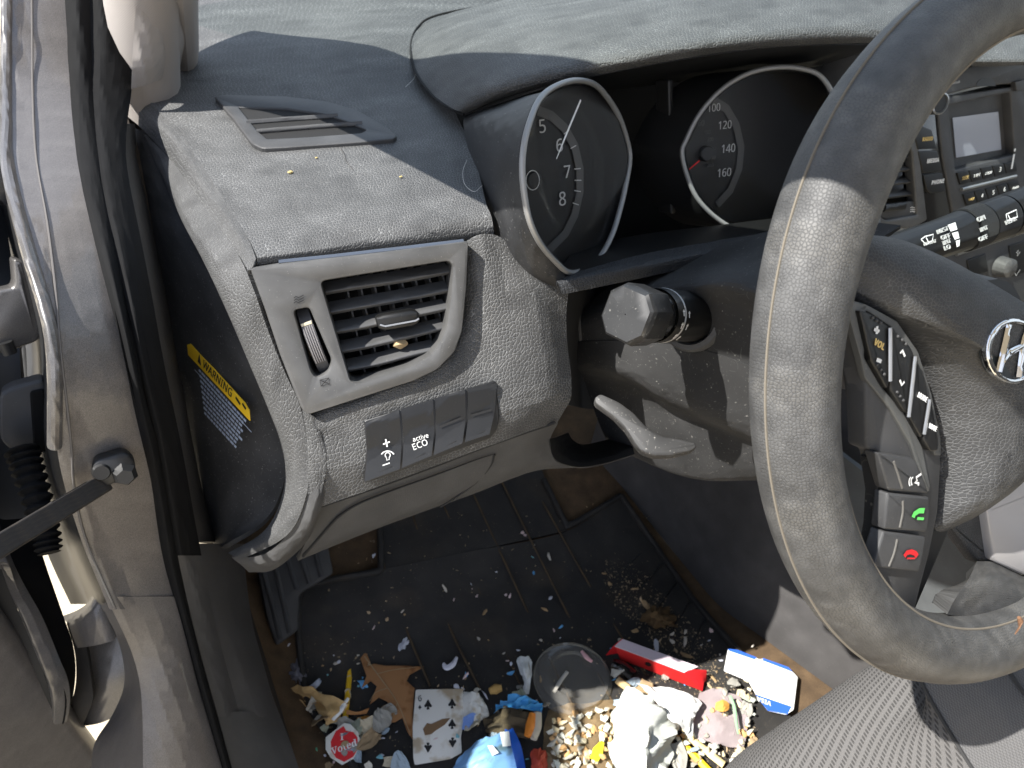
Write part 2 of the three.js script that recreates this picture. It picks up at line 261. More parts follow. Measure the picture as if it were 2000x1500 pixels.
const lin = (r, g = r, b = r) => new THREE.Color().setRGB(r, g, b);
function M(c, rough, o = {}) { return new THREE.MeshStandardMaterial({ color: Array.isArray(c) ? lin(...c) : lin(c), roughness: rough, metalness: 0, ...o }); }
function MP(c, rough, o = {}) { return new THREE.MeshPhysicalMaterial({ color: Array.isArray(c) ? lin(...c) : lin(c), roughness: rough, metalness: 0, ...o }); }
const mt = {
  leather: M([0.345, 0.345, 0.345], 0.62, { map: leatherCol, bumpMap: leatherBump, bumpScale: 0.0008 }),
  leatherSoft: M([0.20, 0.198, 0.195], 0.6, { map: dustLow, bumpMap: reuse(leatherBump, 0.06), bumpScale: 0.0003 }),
  rim: MP([0.33, 0.33, 0.325], 0.58, { map: rimCol, bumpMap: reuse(leatherBump, 0.056), bumpScale: 0.00028, clearcoat: 0.15, clearcoatRoughness: 0.5 }),
  rimThread: M([0.15, 0.13, 0.10], 0.85),
  hub: M([0.18, 0.182, 0.186], 0.55, { map: reuse(leatherCol, 0.065), bumpMap: reuse(leatherBump, 0.065), bumpScale: 0.00028 }),
  plastic: M([0.15, 0.15, 0.152], 0.55, { map: dustLow, bumpMap: grainBump, bumpScale: 0.0001 }),
  dusty: M([0.215, 0.213, 0.21], 0.78, { map: dustCol, bumpMap: grainBump, bumpScale: 0.0001 }),
  panel: M([0.30, 0.30, 0.30], 0.7, { map: reuse(dustCol, 0.22) }),
  black: M(0.012, 0.45, {}), deep: M(0.006, 0.9),
  gloss: MP(0.008, 0.12, { clearcoat: 1, clearcoatRoughness: 0.08 }),
  glossDust: MP([0.035, 0.035, 0.035], 0.5, { map: reuse(dustCol, 0.2), clearcoat: 0.12, clearcoatRoughness: 0.3 }),
  slat: M([0.2, 0.2, 0.2], 0.45, { map: dustLow }),
  silver: M([0.32, 0.316, 0.306], 0.5, { metalness: 0.3, map: reuse(dustLow, 0.12) }),
  silverBright: M([0.40, 0.40, 0.39], 0.3, { metalness: 0.8 }),
  chrome: M([0.8, 0.8, 0.8], 0.12, { metalness: 1 }),
  ring: M([0.28, 0.28, 0.275], 0.42, { metalness: 0.4 }),
  paint: MP([0.245, 0.232, 0.222], 0.5, { map: flakeCol, metalness: 0.25, clearcoat: 0.35, clearcoatRoughness: 0.12 }),
  paintPlain: MP([0.22, 0.212, 0.205], 0.35, { map: flakeCol, metalness: 0.3, clearcoat: 0.5, clearcoatRoughness: 0.2 }),
  rubber: MP([0.022, 0.022, 0.0225], 0.8, { map: dustLow, bumpMap: grainBump, bumpScale: 0.0001, specularIntensity: 0.25 }),
  trimBrown: M([0.13, 0.118, 0.105], 0.7, { map: dustLow, bumpMap: reuse(leatherBump, 0.05), bumpScale: 0.0002 }),
  scuff: M([0.16, 0.156, 0.152], 0.5, { map: dustLow, bumpMap: grainBump, bumpScale: 0.0001 }),
  pillarCloth: M([0.33, 0.30, 0.275], 0.95, { bumpMap: reuse(clothP, 0.03), bumpScale: 0.0004 }),
  mat: M([0.26, 0.235, 0.205], 0.72, { map: rubberCol, bumpMap: grainBump, bumpScale: 0.0002 }),
  rib: M([0.24, 0.21, 0.165], 0.9, { map: carpetCol }),
  carpet: M([0.36, 0.30, 0.235], 1, { map: carpetCol, bumpMap: reuse(carpetCol, 0.10), bumpScale: 0.003 }),
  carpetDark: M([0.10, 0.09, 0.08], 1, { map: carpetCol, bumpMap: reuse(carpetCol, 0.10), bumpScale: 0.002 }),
  tunnel: M([0.19, 0.18, 0.175], 0.8, { map: dustLow }),
  console: M([0.30, 0.32, 0.325], 0.5, { map: dustLow }),
  seatA: M([0.155, 0.149, 0.143], 0.95, { map: clothA, bumpMap: clothA, bumpScale: 0.0012 }),
  seatB: M([0.14, 0.138, 0.137], 0.95, { map: clothB, bumpMap: clothB, bumpScale: 0.0006 }),
  thread: M(0.03, 0.9),
  white: M([0.75, 0.75, 0.73], 0.6), whiteDim: M([0.45, 0.45, 0.44], 0.6), amber: M([0.7, 0.5, 0.18], 0.6),
  green: M([0.12, 0.62, 0.12], 0.5), red: M([0.62, 0.015, 0.02], 0.5), redDim: M([0.5, 0.03, 0.03], 0.5),
  blackInk: M(0.01, 0.6), yellow: M([0.80, 0.50, 0.02], 0.5), dial: M(0.012, 0.5), dialBand: M([0.075, 0.074, 0.072], 0.5),
  glass: MP([1, 1, 1], 0.03, { transmission: 1, thickness: 0, ior: 1.09 }),
  windshield: MP([0.80, 0.86, 0.835], 0.02, { transmission: 1, thickness: 0, ior: 1.5 }),
  screen: MP([0.30, 0.32, 0.37], 0.22, { clearcoat: 0.8, clearcoatRoughness: 0.12 }),
  pavement: M([0.80, 0.765, 0.69], 0.95, { map: paveCol }),
};
// ---------------------------------------------------------------- the ground outside
{
  const g = new THREE.PlaneGeometry(60, 60, 1, 1); g.rotateX(-Math.PI / 2);
  const uv = g.attributes.uv; for (let i = 0; i < uv.count; i++) uv.setXY(i, uv.getX(i) * 60, uv.getY(i) * 60);
  const o = obj('pavement', g, mt.pavement); o.userData = { kind: 'structure' };
}
// curves read down the photo: x at a given row, with its distance forward
const curve = (pts) => (y) => { if (y <= pts[0][1]) { const [a, b] = pts; return a[0] + (y - a[1]) * (b[0] - a[0]) / (b[1] - a[1]); } for (let i = 1; i < pts.length; i++) if (y <= pts[i][1] || i === pts.length - 1) { const a = pts[i - 1], b = pts[i]; return a[0] + (y - a[1]) * (b[0] - a[0]) / (b[1] - a[1]); } };
const rows = (a, b, n) => Array.from({ length: n }, (_, i) => lerp(a, b, i / (n - 1)));
const cz = (pairs) => curve(pairs.map(([y, z]) => [z, y]));
const soft = (f) => (y) => (f(y - 70) + 2 * f(y - 35) + 3 * f(y) + 2 * f(y + 35) + f(y + 70)) / 9;
const c0 = curve([[14, -60], [12, 200], [13, 330], [31, 390], [48, 464], [73, 548], [95, 618], [107, 688], [108, 772], [107, 872], [123, 942], [157, 1054], [179, 1110], [213, 1180], [232, 1237], [246, 1318], [262, 1400], [280, 1540]]);
const c1 = soft(curve([[126, -60], [138, 160], [150, 300], [165, 380], [202, 534], [241, 674], [262, 790], [280, 866], [300, 950], [311, 1040], [325, 1124], [350, 1186], [386, 1332], [420, 1444], [448, 1540]]));
const c2 = soft(curve([[169, -60], [175, 196], [190, 336], [196, 380], [218, 478], [241, 590], [258, 688], [281, 780], [302, 858], [319, 956], [336, 1068], [353, 1150], [372, 1230], [396, 1320], [425, 1420], [456, 1540]]));
const c3 = soft(curve([[274, -60], [263, 84], [259, 168], [256, 224], [240, 250], [246, 336], [258, 380], [280, 492], [297, 576], [316, 688], [339, 800], [353, 858], [370, 956], [389, 1065], [403, 1130], [420, 1220], [473, 1413], [508, 1540]]));
const c4 = curve([[263, 236], [269, 308], [286, 380], [302, 464], [322, 562], [339, 660], [361, 780], [375, 858], [398, 970], [423, 1057]]);
const zT = [[-60, -0.87], [160, -0.79], [230, -0.735], [325, -0.65], [412, -0.58], [506, -0.528], [606, -0.493], [695, -0.472], [800, -0.463], [950, -0.463], [1100, -0.462], [1300, -0.43], [1540, -0.38]];
const zS = soft(cz(zT)), z0 = (y) => zS(y) + 0.012;
const z1 = zS;
const z2 = (y) => zS(y) + 0.002;
const z3 = (y) => zS(y) - 0.012;
const z4 = cz([[236, -0.815], [308, -0.78], [420, -0.725], [562, -0.66], [660, -0.62], [800, -0.58], [970, -0.55], [1057, -0.53]]);
const at = (c, z, y) => K(c(y), y, 'z', z(y));
function band(cA, zA, cB, zB, y0, y1, n, { m = 5, bulge = 0, th = 0.004, nu = 3, nv = 3, prof = null } = {}) {
  return patch(rows(y0, y1, n).map((y) => {
    const A = at(cA, zA, y), B = at(cB, zB, y), out = EYE.clone().sub(A.clone().lerp(B, 0.5)).normalize();
    return Array.from({ length: m }, (_, i) => { const s = i / (m - 1); return A.clone().lerp(B, s).addScaledVector(out, prof ? prof(s, y) : bulge * Math.sin(Math.PI * s)); });
  }), { th, nu, nv });
}
const body = thing('parked_car', 'taupe metallic car seen through its open driver door, with jamb, sill and pillar', 'car');
// painted hinge pillar, pressed lines and all
obj('door_jamb', band(soft(c0), z0, c1, z1, -60, 1190, 22, { m: 9, nu: 4, nv: 4, prof: (s, y) => 0.002 * Math.sin(Math.PI * s) + 0.003 * Math.exp(-(((s - 0.12) / 0.1) ** 2)) + 0.003 * sm(880, 905, y) * (1 - sm(940, 965, y)) * sm(0.25, 0.6, s) }), mt.paint, body);
obj('jamb_lip', loft(rows(-60, 870, 14).map((y) => at(c0, z0, y)), [[0.0045, 0.006], [0.0045, 0.006]], V(0, 0, 1), { seg: 12, n: 60 }), mt.paintPlain, body);
obj('seam_sealer', loft([[62, -40], [63, 70], [64, 180], [70, 300], [92, 430], [108, 560], [118, 680], [132, 800], [140, 880], [146, 960], [170, 1060], [226, 1190]].map(([x, y]) => K(x, y, 'z', lerp(z0(y), z1(y), (x - c0(y)) / (c1(y) - c0(y))) + 0.0036)), [[0.0008, 0.0008], [0.0008, 0.0008]], V(0, 0, 1), { seg: 6, n: 60 }), M([0.1, 0.092, 0.085], 0.7), body);
// sill: glossy step below the pillar
const sillIn = curve([[350, 1150], [386, 1332], [420, 1444], [456, 1560]]), sillOut = soft(curve([[198, 1150], [226, 1205], [256, 1262], [276, 1320], [279, 1420], [280, 1560]]));
const zs0 = (y) => z0(y) - 0.01 * sm(1180, 1300, y);
obj('sill', band(sillOut, zs0, sillIn, z1, 1165, 1560, 8, { m: 7, nu: 5, nv: 5, prof: (s, y) => (0.002 + 0.010 * sm(1180, 1330, y)) * Math.sin(Math.PI * s) + 0.003 * (1 - sm(1165, 1260, y)) * Math.exp(-(((s - 0.12) / 0.1) ** 2)) }), mt.paint, body);
const flOut = curve([[190, 1170], [238, 1260], [243, 1330], [236, 1380], [196, 1420], [178, 1470], [180, 1560]]), zf = cz([[1170, -0.52], [1330, -0.50], [1420, -0.49], [1560, -0.44]]);
obj('sill_flange', band(flOut, zf, sillOut, zs0, 1180, 1560, 8, { m: 6, nu: 4, nv: 4, prof: (s) => 0.006 * Math.sin(Math.PI * s) - 0.004 * s }), mt.paint, body);
// rubber seals
obj('weatherstrip', band((y) => c1(y) - 3, z1, (y) => c2(y) + 7, z2, -60, 1560, 22, { m: 7, bulge: 0.010, th: 0.006 }), mt.rubber, body);
obj('inner_weatherstrip', band(c2, z2, c3, z3, -60, 1085, 20, { m: 9, th: 0.006, prof: (s) => 0.009 * Math.sin(Math.PI * s) + 0.004 * Math.exp(-(((s - 0.3) / 0.12) ** 2)) }), mt.rubber, body);
obj('edge_trim', band((y) => c3(y) - 1, z3, c4, z4, 242, 1058, 16, { m: 5, bulge: 0.005, th: 0.006 }), mt.trimBrown, body);
// scuffed kick trim and sill cover
const k1 = curve([[476, 1050], [479, 1122], [493, 1220], [532, 1360], [560, 1430], [604, 1560]]), zk1 = cz([[1050, -0.55], [1122, -0.53], [1220, -0.50], [1413, -0.44], [1560, -0.39]]);
obj('kick_trim', band(c2, z2, c3, z3, 1062, 1400, 9, { m: 6, bulge: 0.006 }), mt.scuff, body);
obj('kick_panel', band(c3, z3, k1, zk1, 1062, 1400, 9, { m: 7, bulge: 0.008 }), mt.scuff, body);
obj('sill_cover', patch(rows(1404, 1560, 5).map((y) => { const A = at(c2, z2, y), B = at(k1, zk1, y); return rows(0, 1, 7).map((s) => A.clone().lerp(B, s).add(V(0, 0.012 * Math.sin(Math.PI * s) ** 0.6 + 0.002, 0))); }), { nu: 5, nv: 5 }), mt.scuff, body);
// windscreen pillar: cloth trim at the foot, then up to the roof
obj('pillar_trim', patch([
  [[272, -60, 'd', 0.56], [300, -60, 'd', 0.56], [340, -60, 'd', 0.575], [374, -60, 'd', 0.62], [396, -60, 'd', 0.72]],
  [[266, 0, 'd', 0.60], [296, 0, 'd', 0.60], [332, 0, 'd', 0.615], [368, 0, 'd', 0.66], [388, 0, 'd', 0.76]],
  [[261, 70, 'd', 0.63], [290, 72, 'd', 0.63], [324, 74, 'd', 0.645], [360, 74, 'd', 0.69], [378, 72, 'd', 0.79]],
  [[258, 130, 'd', 0.65], [286, 128, 'd', 0.65], [318, 122, 'd', 0.665], [350, 112, 'd', 0.71], [368, 104, 'd', 0.81]],
  [[256, 174, 'd', 0.67], [284, 166, 'd', 0.67], [314, 156, 'd', 0.685], [342, 142, 'd', 0.725], [359, 128, 'd', 0.82]],
], { nu: 6, nv: 6 }), mt.pillarCloth, body);
const pilA = V(0.052, 1.18, -0.70), pilB = V(0.14, 1.48, 0.03);
obj('windscreen_pillar', loft([V(0.076, 1.03, -0.945), V(0.074, 1.13, -0.81), V(0.072, 1.185, -0.72), V(0.088, 1.30, -0.37), pilB], [[0.026, 0.085], [0.030, 0.1], [0.032, 0.105], [0.034, 0.105], [0.034, 0.105]], V(0, 0.86, -0.5), { seg: 24, n: 30 }), mt.pillarCloth, body);
obj('pillar_filler', loft([V(0.028, 0.95, -0.87), V(0.04, 1.02, -0.83), V(0.055, 1.10, -0.76)], [[0.03, 0.05], [0.03, 0.05]], V(0, 0.86, -0.5), { seg: 14, n: 8 }), mt.pillarCloth, body);  // added filler in the pillar foot, stops sun passing under the trim
obj('roof', boxAt(V(0.78, 1.49, 0.85), V(1, 0, 0), V(0, 1, 0), V(0, 0, 1), 1.30, 0.05, 1.75, 0.02), M([0.45, 0.43, 0.40], 0.95), body);
obj('windscreen', patch([[V(0.06, 1.02, -1.12), V(1.45, 1.02, -1.12)], [V(0.15, 1.475, -0.02), V(1.40, 1.475, -0.02)]], { nu: 2, nv: 2, th: 0 }), mt.windshield, body);
obj('far_door', patch([[V(1.47, 0.2, -1.2), V(1.47, 0.2, 1.7)], [V(1.48, 0.95, -1.2), V(1.48, 0.95, 1.7)]], { nu: 2, nv: 2, th: 0.05 }), mt.plastic, body);
obj('far_window', patch([[V(1.475, 0.952, -1.1), V(1.475, 0.952, 1.6)], [V(1.40, 1.46, -0.1), V(1.40, 1.46, 1.6)]], { nu: 2, nv: 2, th: 0 }), mt.windshield, body);
obj('firewall', patch([[V(-0.02, 0.2, -1.14), V(1.47, 0.2, -1.14)], [V(-0.02, 1.0, -1.2), V(1.47, 1.0, -1.2)]], { nu: 2, nv: 2, th: 0.03 }), mt.deep, body);
obj('rear_wall', boxAt(V(0.75, 0.55, 1.72), V(1, 0, 0), V(0, 1, 0), V(0, 0, 1), 1.46, 0.7, 0.04, 0.01), mt.plastic, body);
obj('front_wing', patch([[V(-0.13, 0.25, -0.90), V(-0.13, 0.25, -1.9)], [V(-0.15, 0.7, -0.92), V(-0.15, 0.7, -1.9)], [V(-0.08, 0.93, -0.95), V(-0.06, 0.86, -1.9)], [V(0.3, 0.97, -1.2), V(0.3, 0.92, -1.9)]], { nu: 4, nv: 4, th: 0.01 }), mt.paint, body);
// ---------------------------------------------------------------- dashboard
const dash = thing('dashboard', 'dusty dark grey grained dashboard with instrument binnacle, air vents and radio stack', 'dashboard');
const TOPP = plane3(K(500, 500, 'd', 0.50), K(955, 425, 'd', 0.54), K(285, 188, 'd', 0.72));
const FACE = plane3(K(500, 522, 'd', 0.50), K(905, 475, 'd', 0.53), K(597, 803, 'd', 0.53));
const fp = (x, y, h = 0) => KP(x, y, h ? liftPl(FACE, h) : FACE), tp = (x, y, h = 0) => KP(x, y, h ? liftPl(TOPP, h) : TOPP);
// top pad: flat part, its rolled front lip, its bevelled outer end
obj('top_pad', patch([
  [[262, -70, 'd', 1.02], [420, -110, 'd', 1.08], [620, -120, 'd', 1.08], [840, -90, 'd', 1.02], [1150, -60, 'd', 1.02]],
  [[262, 40, 'd', 0.90], [400, 20, 'd', 0.93], [600, 10, 'd', 0.93], [790, 5, 'd', 0.90], [1060, 14, 'd', 0.90]],
  [[264, 120, 'd', 0.80], [390, 118, 'd', 0.795], [560, 105, 'd', 0.79], [700, 95, 'd', 0.785], [880, 84, 'd', 0.80]],
  [tp(286, 190), tp(420, 195, 0.003), tp(580, 195, 0.004), tp(720, 180, 0.003), tp(862, 168, -0.004)],
  [tp(352, 262), tp(480, 262, 0.003), tp(620, 258, 0.004), tp(760, 246, 0.003), tp(888, 218)],
  [tp(420, 362), tp(540, 350, 0.003), tp(670, 338, 0.004), tp(800, 322, 0.003), tp(925, 300)],
  [tp(478, 454), tp(590, 440, 0.002), tp(712, 424, 0.003), tp(830, 408, 0.002), tp(948, 392)],
  [tp(496, 488), tp(606, 472), tp(724, 455), tp(842, 437), tp(958, 418)],
  [K(503, 504, 'd', 0.499), K(612, 489, 'd', 0.509), K(730, 473, 'd', 0.520), K(846, 457, 'd', 0.531), K(963, 440, 'd', 0.541)],
  [K(502, 524, 'd', 0.506), K(612, 510, 'd', 0.516), K(730, 494, 'd', 0.527), K(846, 478, 'd', 0.538), K(966, 466, 'd', 0.549)],
], { nu: 6, nv: 7, th: 0.006 }), mt.leather, dash);
const c6 = [[286, 263, 'z', -0.80], [336, 316, 'z', -0.72], [406, 414, 'z', -0.588], [462, 492, 'z', -0.508], [484, 526, 'z', -0.4775]];
obj('end_bevel', patch([
  [tp(276, 176), tp(287, 190), tp(352, 262), tp(420, 362), tp(478, 454), K(498, 500, 'd', 0.5005), K(502, 524, 'd', 0.506)],
  [[272, 205, 'z', -0.83], [282, 215, 'z', -0.815], [344, 285, 'z', -0.705], [413, 385, 'z', -0.592], [470, 472, 'z', -0.508], [491, 512, 'z', -0.481], [496, 526, 'z', -0.478]],
  [[270, 245, 'z', -0.82], ...c6.slice(0, 4).map((p, i) => i ? p : [283, 258, 'z', -0.80]), [476, 514, 'z', -0.487], [484, 528, 'z', -0.4775]],
], { nu: 6, nv: 6, th: 0.004 }), mt.leather, dash);
// padded roll round the outer end of the dash, and the flat end panel inside it
const c5 = [[281, 262, 'z', -0.80], [310, 332, 'z', -0.74], [352, 425, 'z', -0.655], [398, 512, 'z', -0.58], [442, 606, 'z', -0.533], [485, 706, 'z', -0.496], [522, 795, 'z', -0.472], [546, 860, 'd', 0.566], [557, 925, 'd', 0.573], [544, 990, 'd', 0.580], [510, 1042, 'd', 0.592], [445, 1080, 'd', 0.612]];
const c6f = [[286, 263, 'z', -0.80], [336, 316, 'z', -0.72], [406, 414, 'z', -0.588], [462, 492, 'z', -0.508], [494, 562, FACE], [522, 642, FACE], [554, 722, FACE], [588, 800, FACE], [602, 900, FACE], [597, 972, FACE], [560, 1046, 'd', 0.560], [470, 1094, 'd', 0.598]];
obj('end_roll', patch(c5.map((a, i) => { const A = Q(a), B = Q(c6f[i]), out = i < 8 ? V(-0.45, 0.12, 0.88) : EYE.clone().sub(A).normalize(), w = A.distanceTo(B) * 0.2; return [A, A.clone().lerp(B, 0.3).addScaledVector(out, w * 0.8), A.clone().lerp(B, 0.62).addScaledVector(out, w), B]; }), { nu: 8, nv: 7, th: 0.005 }), mt.leather, dash);
const panelL = rows(242, 1060, 12).map((y) => K(c4(y) - 10, y, 'z', z4(y) - 0.010));
obj('end_panel', patch(c5.map((a, i) => { const B = Q(a), A = panelL[i]; return [A, A.clone().lerp(B, 0.5), B.clone().add(V(0.004, 0, -0.012))]; }), { nu: 6, nv: 6, th: 0.004 }), mt.panel, dash);
obj('end_cap_foot', patch([
  [[602, 905, FACE, -0.002], [599, 972, FACE, -0.002], [560, 1045, 'd', 0.563], [512, 1084, 'd', 0.585], [452, 1088, 'd', 0.61]],
  [[618, 930, FACE, 0.002], [612, 990, FACE, 0.002], [582, 1044, 'd', 0.560], [520, 1094, 'd', 0.585], [460, 1095, 'd', 0.61]],
  [[634, 925, FACE], [621, 990, FACE], [592, 1052, 'd', 0.567], [530, 1104, 'd', 0.592], [474, 1106, 'd', 0.615]],
  [[640, 935, FACE, -0.006], [626, 996, FACE, -0.006], [597, 1060, 'd', 0.60], [536, 1112, 'd', 0.615], [486, 1118, 'd', 0.63]],
], { nu: 6, nv: 7, th: 0.004 }), mt.leatherSoft, dash);
obj('end_ridge', patch([
  [[590, 800, FACE, 0.001], [598, 850, FACE, 0.001], [602, 905, FACE, 0.001], [600, 965, FACE]],
  [[601, 806, FACE, 0.004], [612, 850, FACE, 0.004], [621, 900, FACE, 0.004], [616, 966, FACE, 0.002]],
  [[616, 814, FACE, 0.003], [629, 856, FACE, 0.003], [639, 905, FACE, 0.003], [622, 986, FACE, 0.001]],
], { nu: 6, nv: 6, th: 0.003 }), mt.leather, dash);
// main face below the vent, bending under into the knee panel
const KNEE = plane3(fp(638, 930), fp(1000, 815), K(760, 1024, 'd', 0.635));
const faceTop = [[600, 700], [700, 690], [800, 650], [900, 560], [905, 470], [968, 462], [1000, 520], [1062, 548]];
obj('lower_face', patch([
  [fp(596, 700, -0.06), fp(720, 640, -0.06), fp(850, 540, -0.05), fp(915, 468, -0.004), fp(975, 462, -0.004), fp(1040, 520, -0.004), fp(1112, 560, -0.010)],
  [fp(598, 765, -0.05), fp(720, 726, -0.05), fp(850, 655, -0.04), fp(930, 580, -0.001), fp(990, 560), fp(1050, 575, 0), fp(1106, 612, -0.012)],
  [fp(604, 812, -0.001), fp(720, 770), fp(850, 715), fp(930, 672), fp(1000, 650, 0.001), fp(1060, 650, -0.001), fp(1108, 672, -0.014)],
  [fp(618, 858, 0.002), fp(720, 828, 0.002), fp(850, 786, 0.002), fp(930, 758, 0.002), fp(1000, 736, 0.002), fp(1066, 722, -0.001), fp(1115, 730, -0.015)],
  [fp(636, 905, 0.003), fp(730, 872, 0.003), fp(850, 832, 0.003), fp(930, 806, 0.003), fp(1000, 784, 0.003), fp(1066, 766, -0.001), fp(1115, 776, -0.014)],
  [fp(634, 938, 0.000), fp(735, 905, 0.001), fp(850, 866, 0.001), fp(930, 838, 0.001), fp(1000, 815, 0.001), fp(1058, 796, -0.004), fp(1102, 802, -0.018)],
  [fp(626, 990, -0.008), fp(735, 952, -0.008), fp(850, 910, -0.008), fp(930, 880, -0.008), fp(1000, 855, -0.008), fp(1046, 838, -0.012), fp(1088, 826, -0.022)],
], { nu: 7, nv: 8, th: 0.004 }), mt.leather, dash);
const kp = (x, y, h = 0) => KP(x, y, h ? liftPl(KNEE, h) : KNEE);
obj('knee_panel', patch([
  [kp(622, 992, -0.001), kp(735, 955), kp(850, 913), kp(930, 882), kp(1000, 857), kp(1046, 841), kp(1090, 826, -0.004)],
  [kp(600, 1050, 0.002), kp(735, 995, 0.004), kp(850, 950, 0.004), kp(930, 918, 0.004), kp(1000, 890, 0.003), kp(1040, 874, 0.001), kp(1074, 862, -0.004)],
  [kp(585, 1088, 0.001), kp(730, 1026, 0.003), kp(845, 984, 0.003), kp(930, 952, 0.003), kp(1000, 925, 0.002), kp(1044, 908, 0), kp(1086, 898, -0.004)],
  [kp(582, 1095, -0.012), kp(728, 1036, -0.010), kp(843, 994, -0.010), kp(930, 963, -0.010), kp(1002, 934, -0.010), kp(1056, 918, -0.012), kp(1130, 913, -0.014)],
  [kp(590, 1090, -0.05), kp(728, 1030, -0.05), kp(843, 988, -0.05), kp(930, 957, -0.05), kp(1002, 928, -0.05), kp(1056, 912, -0.05), kp(1136, 908, -0.05)],
], { nu: 7, nv: 7, th: 0.004 }), mt.leatherSoft, dash);
// seams of the access lid
const seamM = M([0.02, 0.02, 0.019], 0.9);
obj('panel_seam', loft([[626, 990], [735, 953], [850, 911], [930, 880], [1000, 855], [1085, 824]].map(([x, y]) => kp(x, y, 0.0002)), [[0.0009, 0.0009], [0.0009, 0.0009]], V(0, 1, 0), { seg: 6, n: 40 }), seamM, dash);
obj('lid_seam', loft([[966, 888], [958, 910], [930, 942], [890, 972], [860, 990]].map(([x, y]) => kp(x, y, 0.0036)), [[0.0009, 0.0009], [0.0009, 0.0009]], V(0, 1, 0), { seg: 6, n: 40 }), seamM, dash);
obj('lid_seam', loft([[592, 1086], [620, 1054], [650, 1020], [668, 1004], [700, 984], [760, 960], [850, 928], [930, 898], [962, 888]].map(([x, y]) => kp(x, y, 0.0034)), [[0.0017, 0.0012], [0.0012, 0.0009], [0.0004, 0.0004]], V(0, 1, 0), { seg: 6, n: 40 }), seamM, dash);
// small demister vent let into the top pad
{
  const tv = liftPl(TOPP, 0.0060);
  const out = [[418, 190], [440, 187], [560, 190], [640, 200], [700, 218], [752, 248], [776, 266], [770, 273], [700, 280], [560, 290], [512, 292], [492, 282], [455, 232]];
  const inn = [[466, 211], [560, 214], [640, 226], [690, 244], [716, 256], [706, 262], [600, 270], [522, 274], [500, 254]];
  const v = obj('demister_vent', slab(out, tv, { th: 0.006, lift: 0.0012, r: 0.004, bev: 0.0012, holes: [{ pts: inn, r: 0.002 }] }), mt.plastic, dash);
  obj('vent_bottom', slab(inn.map(([x, y]) => [x, y]), liftPl(TOPP, 0.0052), { th: 0.001, r: 0.002, bev: 0 }), mt.deep, v);
  const bars = [[[482, 240], [560, 234], [660, 227]], [[502, 258], [600, 250], [708, 242]]];
  for (const b of bars) obj('slat', loft(b.map(([x, y]) => KP(x, y, liftPl(tv, 0.0005))), [[0.0016, 0.0028], [0.0016, 0.0028]], tv.n, { seg: 8, n: 10 }), mt.slat, v);
}
